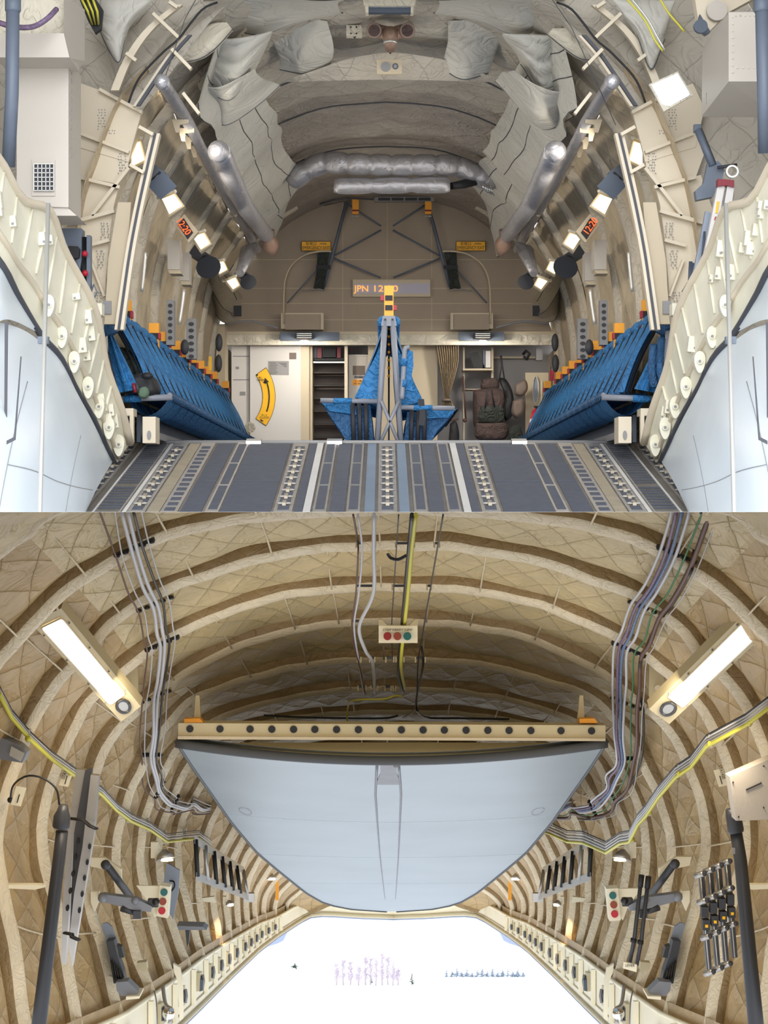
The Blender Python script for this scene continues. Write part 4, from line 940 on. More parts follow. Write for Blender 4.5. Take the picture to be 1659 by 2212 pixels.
a=MB(); a.tube(crp([(-5,48,11.7),(30,58,11.7),(70,58,11.7),(100,42,11.7),(122,20,11.8)],n=20),.018,8); one('cable_bundle',a,'cable_mix','white braided cable bundle with blue and red wires across the top left cabinet','cable')
a=MB(); a.pp([(170,-5),(205,-5),(222,20),(218,62),(205,72),(190,45)],12.9,.05,0); t=a.build('cable_port','black',label='dark cable port with black and yellow wires beside the top left lamp',cat='port')
for k in range(5): a=MB(); a.tube([P(175+k*6,-5,12.7),P(190+k*5,25,12.7),P(200+k*3,52,12.88)],.009,6); a.build('wire','black' if k%2 else 'conduit_yellow',t)
t=thing('convex_mirror','square framed mirror tilted on the upper right frame web','mirror',(1450,237,12.9))
a=MB(); a.pp([(1402,182),(1464,154),(1497,206),(1434,241)],12.9,.03); a.build('frame','fabric_cream',t); a=MB(); q=[P(1407,184,12.89),P(1463,159,12.87),P(1491,205,12.89),P(1435,235,12.91)]; a.prism(q,(0,-.006,0)); a.build('glass','mirror',t)
t=thing('gun_grey_arm','slate grey jointed arm bracket on the right frame web','arm',(1540,420,12.9))
a=MB(); a.rect(1500,268,1515,284,12.9,.05); a.tube([P(1508,280,12.9),P(1540,358,12.85)],.03,4); a.pp([(1530,350),(1552,348),(1565,362),(1560,390),(1540,425),(1505,432),(1502,412),(1520,395)],12.85,.08); a.build('arm','steel_blue',t); a=MB(); a.tube([P(1550,362,12.8),P(1592,356,12.8)],.012,6); a.build('pin','dark_grey',t); a=MB(); a.ring(1582,370,14,4,12.78,.03); a.build('clevis','light_metal',t)
t=thing('folding_ladder','folded white ladder with dark red caps standing against the right wall','ladder',(1550,560,12.6))
for x0,y0,x1,y1 in ((1558,400,1530,545),(1578,402,1560,520)):
    a=MB(); a.pp([(x0-7,y0),(x0+8,y0),(x1+10,y1),(x1-8,y1)],12.6,.06); a.build('rail','white_door',t)
a=MB(); a.pp([(1551,386),(1586,389),(1586,404),(1570,400),(1551,402)],12.57,.08); a.build('cap','maroon',t); a=MB(); a.pp([(1549,435),(1554,435),(1550,460),(1546,460)],12.59,.01); a.build('yellow_label','yellow',t); a=MB(); a.pp([(1545,468),(1549,468),(1547,475),(1543,475)],12.59,.01); a.build('red_label','red',t)
a=MB(); a.pp([(1525,455),(1540,462),(1510,600),(1490,700),(1478,698),(1500,580)],12.75,.05,0); a.tube([P(1522,500,12.7),P(1516,570,12.7)],.008,6,m=1); one('stowed_step',a,['panel_blue','slate'],'pale grey blue stowed step panel under the white ladder','panel')
a=MB(); 
for k in range(4): a.tube([P(1492+k*4,565+k*3,12.9),P(1488+k*4,640,12.9)],.013,8)
a.ring(1486,628,12,4,12.9,.04,0,4,ry=20); one('stowed_tools',a,'slate','bundle of slate grey tubes beside the right frame web','tool')
t=thing('control_box','slate blue control box with a black handset on the left frame','box',(155,600,12.9))
a=MB(); a.pp([(124,493),(176,493),(176,560),(170,600),(165,600)],12.9,.15); a.build('case','steel_blue',t); a=MB(); a.pp([(142,535),(150,531),(168,532),(172,538),(170,556),(160,560),(145,556)],12.86,.05); a.build('handset','black',t); a=MB(); a.tube([P(158,558,12.85),P(163,600,12.85),P(172,640,12.85)],.014,8); a.build('cord','black',t)
t=thing('hose_rack','slate rack with dark hoses and red fittings right of the left control box','rack',(186,660,12.9))
a=MB(); a.pp([(187,508),(195,508),(195,650),(187,650)],12.9,.08); a.build('rail','steel_blue',t); a=MB()
for k in range(4): a.tube([P(178+k*3,512,12.95),P(180+k*3,655,12.95)],.012,6)
a.build('hoses','black',t); a=MB(); a.ball(P(183,548,12.85),.022); a.ball(P(184,590,12.85),.022); a.build('red_fitting','red',t); a=MB(); a.ring(202,630,8,3,12.95,.03,0,4,ry=18); a.build('bracket','steel_blue',t)
for nm,f in SN:
    a=MB(); a.pp([f(p) for p in ((190,655),(220,655),(220,680),(185,696),(180,672))],13.0,.12); one('corner_fitting',a,'cream','cream angular fitting above the nearest %s seat'%nm,'bracket')
# thin slack cords
for k,(pts,lb) in enumerate((([(425,-5,13.2),(400,40,13.2),(345,200,13.2)],'left'),([(1190,-5,13.2),(1235,60,13.2),(1330,270,13.2)],'right'))):
    a=MB(); a.tube([V(p) for p in pts],.003,5); one('guy_cord',a,'line_dark','thin dark cord slanting across the upper %s frame'%lb,'cord')
for pts,c,lb in (([(1362,-5,12.9),(1398,40,12.9),(1420,80,12.9),(1436,108,12.9)],'light_metal','silver curved pipe in the upper right corner'),([(1352,-5,12.92),(1392,42,12.92),(1414,85,12.92),(1432,110,12.92)],'conduit_yellow','thin yellow pipe beside the silver pipe in the upper right corner'),([(1424,-5,12.9),(1446,30,12.9),(1465,52,12.9),(1478,68,12.9)],'conduit_yellow','yellow cable curving down to the top right lamp')):
    a=MB(); a.tube(crp(pts,n=14),.008,6); one('pipe',a,c,lb,'pipe')
# ================================================================= LOWER BAY (looking aft under the raised door)
SIDE='L'
RB=[(10.0,[(850,1020),(500,1040),(300,1070),(111,1115),(60,1160),(0,1200),(-150,1350),(-240,1600),(-260,1850),(-200,2100),(-170,2260)]),
(11.1,[(850,1108),(600,1122),(470,1140),(388,1157),(320,1178),(236,1228),(150,1280),(33,1397),(-40,1500),(-90,1620),(-115,1750),(-115,1860),(-90,2000),(-50,2250)]),
(12.2,[(850,1186),(700,1192),(560,1215),(465,1245),(378,1275),(320,1300),(280,1330),(236,1363),(190,1420),(130,1475),(84,1550),(55,1620),(25,1700),(2,1780),(0,1855),(15,1950),(34,2040),(62,2235)]),
(13.3,[(850,1275),(700,1283),(560,1306),(460,1343),(371,1383),(338,1404),(297,1434),(240,1480),(189,1535),(152,1606),(125,1669),(100,1753),(96,1830),(101,1871),(125,1950),(150,2080),(176,2235)]),
(14.4,[(850,1350),(700,1358),(560,1386),(439,1441),(371,1483),(314,1531),(270,1570),(236,1616),(213,1670),(190,1740),(180,1820),(188,1888),(203,1973),(223,2040),(262,2195)]),
(15.5,[(850,1431),(700,1438),(560,1466),(432,1510),(375,1560),(340,1605),(312,1660),(280,1730),(257,1814),(257,1882),(276,1983),(297,2057),(330,2150)]),
(16.6,[(850,1495),(700,1502),(560,1530),(460,1565),(405,1605),(366,1658),(334,1726),(311,1804),(311,1888),(335,1990),(373,2122)]),
(17.7,[(850,1545),(700,1550),(560,1570),(480,1597),(435,1630),(405,1668),(373,1743),(352,1797),(348,1868),(368,1973),(409,2092)]),
(18.8,[(850,1580),(700,1586),(580,1605),(500,1632),(455,1675),(425,1724),(398,1780),(388,1855),(405,1939),(440,2070)]),
(19.9,[(850,1610),(700,1618),(600,1640),(520,1685),(473,1755),(443,1830),(434,1905),(440,1980),(458,2056)]),
(21.0,[(850,1640),(700,1652),(600,1680),(550,1730),(510,1794),(480,1850),(466,1910),(468,1970),(480,2042)]),
(22.1,[(850,1660),(700,1675),(620,1705),(565,1760),(530,1811),(503,1870),(492,1939),(500,2030)]),
(23.2,[(850,1690),(720,1705),(640,1740),(585,1785),(550,1830),(525,1880),(515,1939),(520,2014)]),
(24.3,[(850,1720),(730,1735),(660,1767),(605,1810),(570,1850),(545,1895),(535,1945),(538,2004)]),
(25.4,[(850,1750),(740,1765),(680,1795),(625,1835),(588,1875),(563,1915),(553,1950),(556,1996)]),
(26.5,[(850,1780),(750,1795),(700,1822),(645,1860),(606,1897),(582,1930),(573,1957),(575,1991)]),
(27.6,[(850,1810),(760,1825),(720,1850),(665,1882),(628,1912),(605,1938),(597,1960),(598,1986)]),
(28.7,[(850,1850),(770,1860),(740,1880),(690,1908),(652,1930),(630,1948),(622,1962),(622,1977)]),
(29.8,[(850,1900),(790,1905),(760,1920),(710,1935),(680,1946),(662,1953),(654,1958),(650,1966)])]
NR=56
def half(i): d,pts=RB[i]; return crp(pts,d,NR)
def outn(c,k):
    t=(c[min(k+1,len(c)-1)]-c[max(k-1,0)]); n=Vector((-t.z,0,t.x)); n.normalize(); return n if n.dot(c[k]-P(850,1850,c[k].y))>0 else -n
HF=[half(i) for i in range(len(RB))]
def mirP(p): return Vector((2*(850-829.5)*p.y/FPX-p.x,p.y,p.z))
FULL=[[p for p in h[::-1]]+[mirP(p) for p in h[1:]] for h in HF]        # left foot - crown - right foot
NF=len(FULL[0])
def skin(j0,j1,name):
    m=MB(); rows=[]; uvs=[]
    for i in range(len(RB)-1):
        A_,B_=FULL[i],FULL[i+1]
        for k in range(6 if i<len(RB)-2 else 7):
            s=k/6; r=[];uv=[];L=0
            for j in range(j0,j1+1):
                p=A_[j].lerp(B_[j],s); n=outn(A_,j); 
                n2=outn(B_,j); off=.115*(1-s)+.10*s
                bul=.045*math.sin(math.pi*s)**.7; 
                if j>j0: L+=(A_[j]-A_[j-1]).length
                r.append(p+n.lerp(n2,s)*(off-bul+nz(p,2.4,2)*.03)); uv.append((L,(i+s)*1.1*.55))
            rows.append(r);uvs.append(uv)
    m.grid(rows,uvs=uvs); return m.build(name,'quilt_low' if 'ceil' in name else 'quilt_wall_lamplit',kind='structure')
q1,q2=int(NF*.30),int(NF*.70)
skin(0,q1,'wall_hold_left'); skin(q1,q2,'ceiling_hold'); skin(q2,NF-1,'wall_hold_right')
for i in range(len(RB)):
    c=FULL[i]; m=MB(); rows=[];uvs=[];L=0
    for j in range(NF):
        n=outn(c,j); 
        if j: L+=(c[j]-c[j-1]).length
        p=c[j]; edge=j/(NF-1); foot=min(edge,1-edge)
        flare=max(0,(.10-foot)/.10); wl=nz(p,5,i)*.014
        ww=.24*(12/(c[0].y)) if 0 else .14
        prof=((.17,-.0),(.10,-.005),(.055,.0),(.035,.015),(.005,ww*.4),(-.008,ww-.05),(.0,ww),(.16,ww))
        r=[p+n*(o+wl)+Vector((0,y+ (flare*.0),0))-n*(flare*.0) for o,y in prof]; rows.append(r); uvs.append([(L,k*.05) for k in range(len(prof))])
    m.grid(rows,uvs=uvs,mf=lambda a,b:1 if 2<=b<=5 else 0); m.build('trim_%d'%(30+i),['quilt_rib_shaded','quilt_flange'],kind='structure')
# thin seams/stringer tapes running fore and aft between ribs
for i in range(0,9):
    for j in (8,16,22,28,34,40,46,50,54,58,62,68,74,80,86,94,102):
        if (i+j)%3==0: continue
        m=MB(); n=outn(FULL[i],j); p=FULL[i][j]+n*.03+Vector((0,.14,0)); q=FULL[i+1][j]+outn(FULL[i+1],j)*.03
        m.tube([p,p.lerp(q,.33)+n*.02,p.lerp(q,.66)+n*.02,q],.007,5)
        m.build('trim_%d'%(60+i*20+j),'quilt_flange',kind='structure')
# forward enclosure behind the camera (the hold goes on forward)
m=MB(); c0=FULL[0]; rows=[]
for k in range(9):
    y=10.0-k*1.5; rows.append([Vector((p.x*1.02,y,p.z*(1 if k==0 else 1)-0.0)) for p in c0])
m.grid(rows); m.build('wall_hold_forward','quilt_low',kind='structure')
m=MB(); m.box((0,-2.05,-2.0),(4,.02,2.0)); m.build('wall_hold_bulkhead','beige_dark',kind='structure')
m=MB(); m.prism([Vector((-2.6,-2,-3.1)),Vector((2.6,-2,-3.1)),Vector((2.6,9.9,-3.1)),Vector((-2.6,9.9,-3.1))],(0,0,-.05)); m.build('floor_hold','dark_grey',kind='structure')
# ---------------------------------------------------------------- sills along the ramp opening
bd=[(176,13.3),(262,14.4),(330,15.5),(373,16.6),(409,17.7),(440,18.8),(458,19.9),(480,21.0),(500,22.1),(520,23.2),(538,24.3),(556,25.4),(575,26.5),(598,27.6),(622,28.7),(650,29.8),(700,30.3),(850,30.6)]
def dx_(x):
    if x<=bd[0][0]: return bd[0][1]-(bd[0][0]-x)/86*1.1
    for (a,b),(c,e) in zip(bd,bd[1:]):
        if x<=c: return b+(e-b)*(x-a)/(c-a)
    return bd[-1][1]
UP=[(62,2285),(176,2230),(270,2189),(331,2148),(371,2121),(436,2071),(500,2030),(560,1995),(600,1980),(634,1960),(655,1952),(678,1951),(720,1956),(780,1962),(850,1966)]
LO=[(62,2520),(176,2430),(270,2338),(331,2270),(371,2230),(436,2168),(500,2105),(560,2049),(600,2019),(634,1997),(655,1984),(678,1973),(720,1974),(780,1978),(850,1980)]
for nm,f in (('left',lambda p:p),('right',mirL)):
    t=thing('door_sill','cream sill beam with latch pockets along the %s edge of the rear opening'%nm,'sill',f((560,2050,25.4)))
    ua=[V(f(p)+(dx_(p[0])-.08,)) for p in UP]; la=[V(f(q)+(dx_(p[0])-.08,)) for p,q in zip(UP,LO)]; cum=[0]
    for x,y in zip(ua,ua[1:]): cum.append(cum[-1]+(y-x).length)
    up=[];lo=[]
    for k in range(80):
        v=cum[-1]*k/79; g=max(i_ for i_ in range(len(ua)-1) if cum[i_]<=v+1e-9); w_=(v-cum[g])/(cum[g+1]-cum[g]); up.append(ua[g].lerp(ua[g+1],w_)); lo.append(la[g].lerp(la[g+1],w_))
    a=MB(); a.grid([up,[p.lerp(q,.5) for p,q in zip(up,lo)],lo],smooth=False); a.grid([[p*1.004 for p in up],[p*1.004 for p in lo]],smooth=False); a.build('web','sill_cream',t)
    a=MB(); a.grid([[p*1.012+Vector((0,0,.11)) for p in up],[p*1.012-Vector((0,0,.05)) for p in up]]); a.build('backing','quilt_wall_lamplit',t)
    a=MB(); a.tube([p+Vector((0,-.03,0)) for p in up],.018,6); a.build('upper_flange','sill_cream',t)
    a=MB(); a.tube([p+Vector((0,-.03,0)) for p in lo],.03,6); a.tube([p.lerp(q,.80)+Vector((0,-.02,0)) for p,q in zip(up,lo)],.012,5); a.build('lower_flange','khaki',t)
    a=MB(); a.tube([p+Vector((0,-.02,-.045)) for p in lo],.012,6); a.build('rubber_seal','fin',t)
    ks=[4,9,14,19,24,28,32,36,40,44,47,50,53,56,59,62,64]
    for n_,k in enumerate(ks):
        p,q=up[k],lo[k]; e1=(up[k+1]-up[k-1]).normalized(); e2=q-p; n=e1.cross(e2).normalized(); n=n if n.dot(p)<0 else -n
        a=MB(); b0=p.lerp(q,.05)+n*.008; b1=p.lerp(q,.82)+n*.008; tx=e1*.03; a.prism([b0-tx,b0+tx,b1+tx,b1-tx],n*.04); a.build('stiffener','sill_cream',t)
        if k>60: continue
        k2=min(k+2,78); p,q=up[k2],lo[k2]; e2=q-p; c=p.lerp(q,.42); L1=e1*.10; L2=e2*.20; up_=Vector((0,0,.05))
        a=MB(); a.prism([c-L1-L2,c+L1-L2,c+L1+L2,c-L1+L2],n*.035); q_=a.build('latch','khaki',t)
        a=MB(); o=n*.036; a.prism([c-L1*.6-L2*.6+o,c+L1*.6-L2*.6+o,c+L1*.6+L2*.6+o,c-L1*.6+L2*.6+o],n*.004,1); a.tube([c-L2*.7+n*.05,c+n*.06,c+L2*.7+n*.05],.014,6,0); a.build('hook',['grey','dark_grey'],q_)
# ---------------------------------------------------------------- raised cargo door
t=thing('cargo_door','large pale blue cargo door raised under the ceiling with a dark streak down its middle','door',(846,1968,25))
OUT=[(1602,380),(1652,412),(1777,500),(1841,554),(1875,594),(1929,661),(1952,702),(1964,753),(1968,800),(1969,835)]
def xo(y):
    for (a,b),(c,e) in zip(OUT,OUT[1:]):
        if y<=c: return b+(e-b)*max(0,(y-a))/(c-a)
    return 846
rows=[];uvs=[]
for k in range(41):
    s=k/40; d=13.9+s*10; re=1602+(1969-1602)*(1-(1-s)**1.25); rc=1640+(1969-1640)*(1-(1-s)**1.2); xl=xo(re); xr=1692-xl+ (0 if 1 else 0); r=[]
    for j in range(61):
        u=-1+2*j/60; x=(xl+xr)/2+(xr-xl)/2*u; y=re+(rc-re)*(1-u*u); r.append(P(x,y,d-.0+.35*(u*u)*0))
    rows.append(r)
DR=rows
m=MB(); m.grid(rows); m.grid([[p+Vector((0,.0,.05)) for p in r] for r in rows]); m.build('outer_skin','door_blue',t)
def don(s,u,dz=-.006):
    k=s*40; i=min(39,int(k)); fr=k-i; j=(u+1)*30; jj=min(59,int(j)); fj=j-jj
    a=DR[i][jj].lerp(DR[i][jj+1],fj); b=DR[i+1][jj].lerp(DR[i+1][jj+1],fj); return a.lerp(b,fr)+Vector((0,-.004,dz))
for s in (.36,.58,.76):
    m=MB(); m.tube([don(s,-1+2*j/40,-.001) for j in range(41)],.0015,5); m.build('skin_joint','fairing',t)
m=MB(); rr=[]
for k in range(15):
    s=.015+k*.062; w_=.055 if s<.08 else .068; rr.append([don(s,-.015-w_*(1 if s>.1 else .7)+2*w_*(1 if s>.1 else .7)*j/6,-.004) for j in range(7)])
m.grid(rr[:3]); m.build('soot_patch','door_streak',t)
for e in (-1,1):
    m=MB(); m.tube([don(.02+k*.045,-.018+e*(.05+.018*min(1,k/4)),-.002) for k in range(20)],[.011*(1-k/24) for k in range(20)],5); m.build('soot_streak','door_streak',t)
m=MB(); 
for k in range(16):
    s=.0; 
m.tube([don(0,-1+2*j/40,-.012) for j in range(41)],.035,8); m.build('front_seal','line_dark',t)
m=MB(); e1=[don(0,-.97+1.94*j/30,.0) for j in range(31)]; e2=[P(400+ (1292-400)*j/30,1604,14.2) for j in range(31)]; m.grid([e1,e2]); m.build('door_lip','khaki',t)
for xx in (.0,): 
    m=MB(); m.ball(don(.03,.02),.02); m.build('bolt','grey',t)
for e in (-1,1):
    m=MB(); m.tube([don(k/30,e*1.0,0) for k in range(31)],.014,6); m.build('edge_strip','line_dark',t)
    m=MB(); c=don(.33,e*.86); m.tube([don(.33+.02*math.sin(a/12*6.283),e*.86+.035*math.cos(a/12*6.283)) for a in range(13)],.0018,4); m.build('inspection_ring','grey',t)
# holed beam above it
t=thing('holed_beam','long khaki crossbeam with a row of round black holes above the raised door','beam',(846,1600,13.8))
m=MB(); m.pp([(385,1562),(1308,1567),(1308,1598),(385,1594)],13.8,.18,0); m.build('beam','khaki',t)
m=MB(); m.pp([(384,1590),(1308,1595),(1308,1601),(384,1597)],13.77,.1,0); m.build('lower_flange','beige_dark',t)
for k,x in enumerate([410,475,540,587,634,680,727,774,820,867,914,960,1007,1054,1100,1147,1212,1278]):
    m=MB(); m.disc(x,1574.5+(x-410)*.0052,7.8,13.79,.012,0,24); m.build('hole','black',t)
m=MB(); 
for x in range(388,1306,7): m.disc(x,1592+(x-388)*.0052,1.0,13.765,.01,0,6)
m.build('rivets','khaki',t)
for x0,x1 in ((398,440),(1252,1292)):
    m=MB(); m.pp([(x0,1553),(x1-8,1552),(x1,1562),(x0,1562)],13.85,.1); one('orange_bracket',m,'orange','orange bracket on the %s end of the holed crossbeam'%('left' if x0<800 else 'right'),'bracket')
    m=MB(); xx=427 if x0<800 else 1256; m.pp([(xx-9,1562),(xx-4,1502),(xx+4,1502),(xx+7,1562)],14.0,.05); one('beam_hanger',m,'khaki','tapered khaki hanger above the %s end of the crossbeam'%('left' if x0<800 else 'right'),'bracket')
# ---------------------------------------------------------------- outside
def G(x,y): return (-2.1-.2453*y)
m=MB(); m.prism([Vector((-400,31.5,G(0,31.5))),Vector((400,31.5,G(0,31.5))),Vector((400,900,G(0,900))),Vector((-400,900,G(0,900)))],(0,0,-.2)); m.build('ground','ground_blown',kind='structure')
for nm,f in (('left',lambda p:p),('right',mirL)):
    m=MB(); m.pp([f(p) for p in ((540,2058),(600,2015),(634,1990),(631,1994),(612,2032),(600,2038))],31.5,.1); one('ventral_fin',m,'fin','pale lavender tail fin below the %s rear edge of the fuselage'%nm,'fin')

# added fill light, out of view below the camera, brightens the rear sills
t=thing('hold_fill','added fill light panel standing unseen on the hold floor','lamp',Vector((0,1.0,-3.05)))
m=MB(); m.box((0,1.0,-2.6),(.6,.06,.3)); m.box((-.4,1,-2.95),(.03,.05,.12)); m.box((.4,1,-2.95),(.03,.05,.12)); m.build('housing','khaki',t)
ld=bpy.data.lights.new('hold_fill_light','AREA'); ld.shape='RECTANGLE'; ld.size=1.1; ld.size_y=.5; ld.energy=FILL_W; ld.color=(1,.9,.76); lo_=bpy.data.objects.new('hold_fill_light',ld); COL.objects.link(lo_)
lo_.matrix_world=Matrix.Translation(Vector((0,1.1,-2.6)))@(Vector((0,1,-.06)).to_track_quat('-Z','Y').to_matrix().to_4x4()); lo_.parent=t; lo_.matrix_parent_inverse=Matrix.Translation(t.location).inverted()
# ================================================================= objects of the lower bay
SIDE='L'
SL=(('left',lambda p:p),('right',mirL))
# ---- long ceiling lamps
for nm,cs,d0,d1 in (('left',[(66,1345),(132,1314),(304,1526),(262,1559)],11.3,12.4),('right',[(1659+13,1352),(1616,1318),(1402,1532),(1446,1564)],11.3,12.4)):
    A_,B_,C_,D_=cs; dd=[d0,d0,d1,d1]
    t=thing('strip_lamp','long rectangular glowing ceiling lamp with a round spotlight on the %s'%nm,'lamp',(sum(c[0] for c in cs)/4,sum(c[1] for c in cs)/4+60,11.8))
    pts=[P(c[0],c[1],d) for c,d in zip(cs,dd)]; a=MB(); a.prism(pts,(0,.10,.05)); a.build('housing','khaki',t)
    def bl(u,v,off=-.006): return pts[0].lerp(pts[1],u).lerp(pts[3].lerp(pts[2],u),v)+Vector((0,off,off))
    rc=[]; 
    for cu,cv,a0 in ((.80,.09,-90),(.80,.80,0),(.20,.80,90),(.20,.09,180)):
        for k in range(5):
            an=math.radians(a0+k*22.5); rc.append(bl(cu+.06*math.cos(an),cv+.03*math.sin(an)))
    a=MB(); a.prism(rc,(0,.004,0)); a.build('diffuser','lamp_low',t)
    rim=[]; a=MB(); a.tube(rc+[rc[0]],.006,6); a.build('diffuser_rim','beige',t)
    ring=[bl(.5+.24*math.cos(k/24*6.2832),.905+.055*math.sin(k/24*6.2832)) for k in range(24)]
    a=MB(); a.tube(ring+[ring[0]],.011,6); a.build('spot_rim','pole_dark',t); a=MB(); a.prism([p+(bl(.5,.905)-p)*.15 for p in ring],(0,.004,0)); a.build('spot_lens','alu',t)
    a=MB()
    for v in (.12,.36,.6,.8):
        for u in (.07,.93): a.ball(bl(u,v),.007,n=8,k=5)
    a.build('screws','grey',t)
    a=MB(); 
    for u in (.05,.9): a.tube([bl(u,-.0),bl(u,-.05,.03)],.008,6); 
    a.build('hinge','beige',t)
    f=(lambda p:p) if nm=='left' else mirL
    for k,(q) in enumerate(([(150,1315),(148,1262),(135,1290)],[(200,1440),(232,1345),(233,1412),(228,1490)],[(265,1480),(268,1438),(298,1410),(298,1500),(296,1512)])):
        a=MB(); a.pp([f(p) for p in q],12.6+.5*k,.03); 
        if k==2: a.disc(f((279,1486))[0],1486,6.5,13.55,.03,1,16)
        one('lamp_bracket',a,['khaki','beige'],['small upper','long middle','lower pierced'][k]+' khaki plate bracket behind the %s ceiling lamp'%nm,'bracket')
    ld=bpy.data.lights.new('strip_lamp_light','AREA'); ld.shape='RECTANGLE'; ld.size=.14; ld.size_y=.8; ld.energy=LOW_W; ld.color=(1,.84,.62); lo_=bpy.data.objects.new('strip_lamp_light',ld); COL.objects.link(lo_)
    c=bl(.5,.45,-.05)+Vector(((1 if nm=='left' else -1)*.12,.05,-.2)); lo_.matrix_world=Matrix.Translation(c)@((Vector(((1 if nm=='left' else -1)*.5,.35,-.75))).to_track_quat('-Z','Y').to_matrix().to_4x4()); lo_.parent=t; lo_.matrix_parent_inverse=Matrix.Translation(t.location).inverted()
# ---- jump signal boxes
t=thing('jump_signal','horizontal cream signal box with three round lamps hanging from the ceiling crown','signal light',(859,1389,12.9))
a=MB(); a.rect(818,1352,902,1389,12.9,.12); a.build('box','sill_cream',t); a=MB(); a.pp([(818,1352),(818,1338),(824,1338),(838,1352)],12.9,.1); a.pp([(902,1352),(904,1338),(896,1338),(884,1352)],12.9,.1); a.build('bracket','khaki',t)
for x,c in ((837,'lens_red'),(858.5,'lens_amber'),(880,'lens_teal')):
    a=MB(); a.disc(x,1374.5,8.6,12.88,.03,0,24); a.build('lens',c,t,label={'lens_red':'red lens','lens_amber':'amber lens','lens_teal':'teal lens'}[c])
text('STOP READY JUMP',859,1361,12.89,.014,'ink',t,width=.205)
for nm,pts,d,ls in (('left',[(345,1913),(367,1916),(362,1984),(338,1979)],15.4,[(354,1928,'lens_teal'),(351.5,1948,'lens_amber'),(349.5,1968,'lens_red2')]),('right',[(1310,1920),(1335,1919),(1341,1988),(1317,1990)],15.4,[(1324,1935,'lens_teal'),(1326,1955,'lens_amber'),(1328,1975,'lens_red2')])):
    t=thing('jump_signal','upright cream signal box with green, amber and red lamps on the %s wall'%nm,'signal light',(pts[2][0],1988,d))
    a=MB(); a.pp(pts,d,.14); a.build('box','sill_cream',t)
    a=MB(); f=(lambda p:p) if nm=='left' else (lambda p:(1680-p[0],p[1]+6)); a.pp([f(p) for p in ((294,1913),(345,1914),(343,1975),(334,1982),(322,1950))],d+.05,.03); a.build('gusset','sill_cream',t)
    for x,y,c in ls: a=MB(); a.disc(x,y,7.6,d-.02,.03,0,24); a.build('lens',c,t,label={'lens_red2':'red lens','lens_amber':'amber lens','lens_teal':'teal lens'}[c])
# ---- cable runs over the ribs
dep=[11.0,12.1,13.2,14.3,15.4,16.5,17.6,18.7,19.8]
LC=[(290,1185),(335,1305),(350,1392),(336,1505),(328,1632),(345,1706),(378,1736),(418,1732),(455,1742)]
RC=[(1462,1200),(1396,1315),(1358,1405),(1352,1520),(1352,1640),(1320,1712),(1280,1748),(1235,1740),(1190,1752)]
def run(C,offs,start,mats,r,labs,side,tiltx=.55):
    for o,st,c,rr,lb in zip(offs,start,mats,r,labs):
        pts=[P(st[0],st[1],10.3)]
        for k,(p,d) in enumerate(zip(C,dep)):
            sc=1-.075*k; oo=o*sc
            dx,dy=(oo,-oo*.42*side) if k<4 else ((oo*.8,oo*.1*side) if k<5 else ((oo*.45*(1),-oo*.65*side) if k==5 else (oo*.05,-oo*.75*side)))
            pts.append(P(p[0]+dx,p[1]+dy,d)+Vector((0,-.03,-.02)))
            if k<8:
                n=C[k+1]; mdx=(p[0]+n[0])/2+oo*.95+(nz((o,k,1),1.7)*6); mdy=(p[1]+n[1])/2-(oo*.42*side if k<4 else oo*.6*side); pts.append(P(mdx,mdy,d+.55)+Vector((0,-.0,-.06)))
        a=MB(); a.tube(cr(pts,90),rr,7); one('cable',a,c,lb,'cable')
run(LC,[-36,-24,-3,8,20,34],[(215,1104),(248,1104),(262,1104),(276,1104),(288,1104),(305,1104)],['cable_brown','cable_white','cable_white','cable_white','cable_black','cable_white'],[.006,.005,.013,.013,.009,.005],
 ['thin brown cable, leftmost of the left ceiling run','thin white cable, second from the left in the left ceiling run','thick white cable, left one of the pair in the left ceiling run','thick white cable, right one of the pair in the left ceiling run','black cable in the left ceiling run','thin white cord, rightmost of the left ceiling run'],1)
run(RC,[-38,-26,-16,-6,12,30,44],[(1452,1104),(1462,1104),(1474,1104),(1490,1104),(1518,1104),(1536,1104),(1554,1104)],['cable_white','cable_mix','cable_blue','cable_white','cable_green','cable_brown','cable_white'],[.010,.012,.012,.011,.006,.016,.004],
 ['pale cable, leftmost of the right ceiling run','braided red and blue cable of the right ceiling run','blue and white twisted cable of the right ceiling run','thick white cable in the middle of the right ceiling run','thin green cable of the right ceiling run','thick dark brown cable loom of the right ceiling run','thin pale cord, rightmost of the right ceiling run'],-1)
a=MB(); a.tube(crp([(1515,1104,10.3),(1500,1180,11),(1494,1232,11.0),(1450,1310,12),(1424,1338,12.1),(1395,1400,13.1),(1383,1432,13.2),(1382,1500,14.2),(1390,1540,14.3),(1385,1640,15.3),(1352,1712,16.3),(1300,1765,17.5),(1250,1770,18.5)],n=60),.010,7); one('cable',a,'cable_black','black cable beside the brown loom of the right ceiling run','cable')
for C,nm,sd in ((LC,'left',1),(RC,'right',-1)):
    for k,(p,d) in enumerate(zip(C[:7],dep)):
        t=thing('cable_clamp','dark cable clamp bar on the %s rib crossed by the %s ceiling cables'%(ORD[k],nm),'clamp',(p[0],p[1]+6,d)); sc=1-.075*k; w_=44*sc; a=MB(); dy=w_*.42*sd if k<4 else (0 if k==4 else w_*.7*sd)
        if k>=5: w_*=.35
        if k==4: w_*=.7
        a.tube([P(p[0]-w_,p[1]+dy-3,d-.005),P(p[0]+w_,p[1]-dy-3,d-.005)],.014,6); a.build('bar','khaki' if k%2 else 'pole_dark',t)
        for j in range(5):
            u=-1+j*.5; a=MB(); a.ball(P(p[0]+u*w_*.85,p[1]-u*dy*.85,d-.04),.02,n=8,k=5,sc=(1,1,.8)); a.build('tie','cable_black',t)
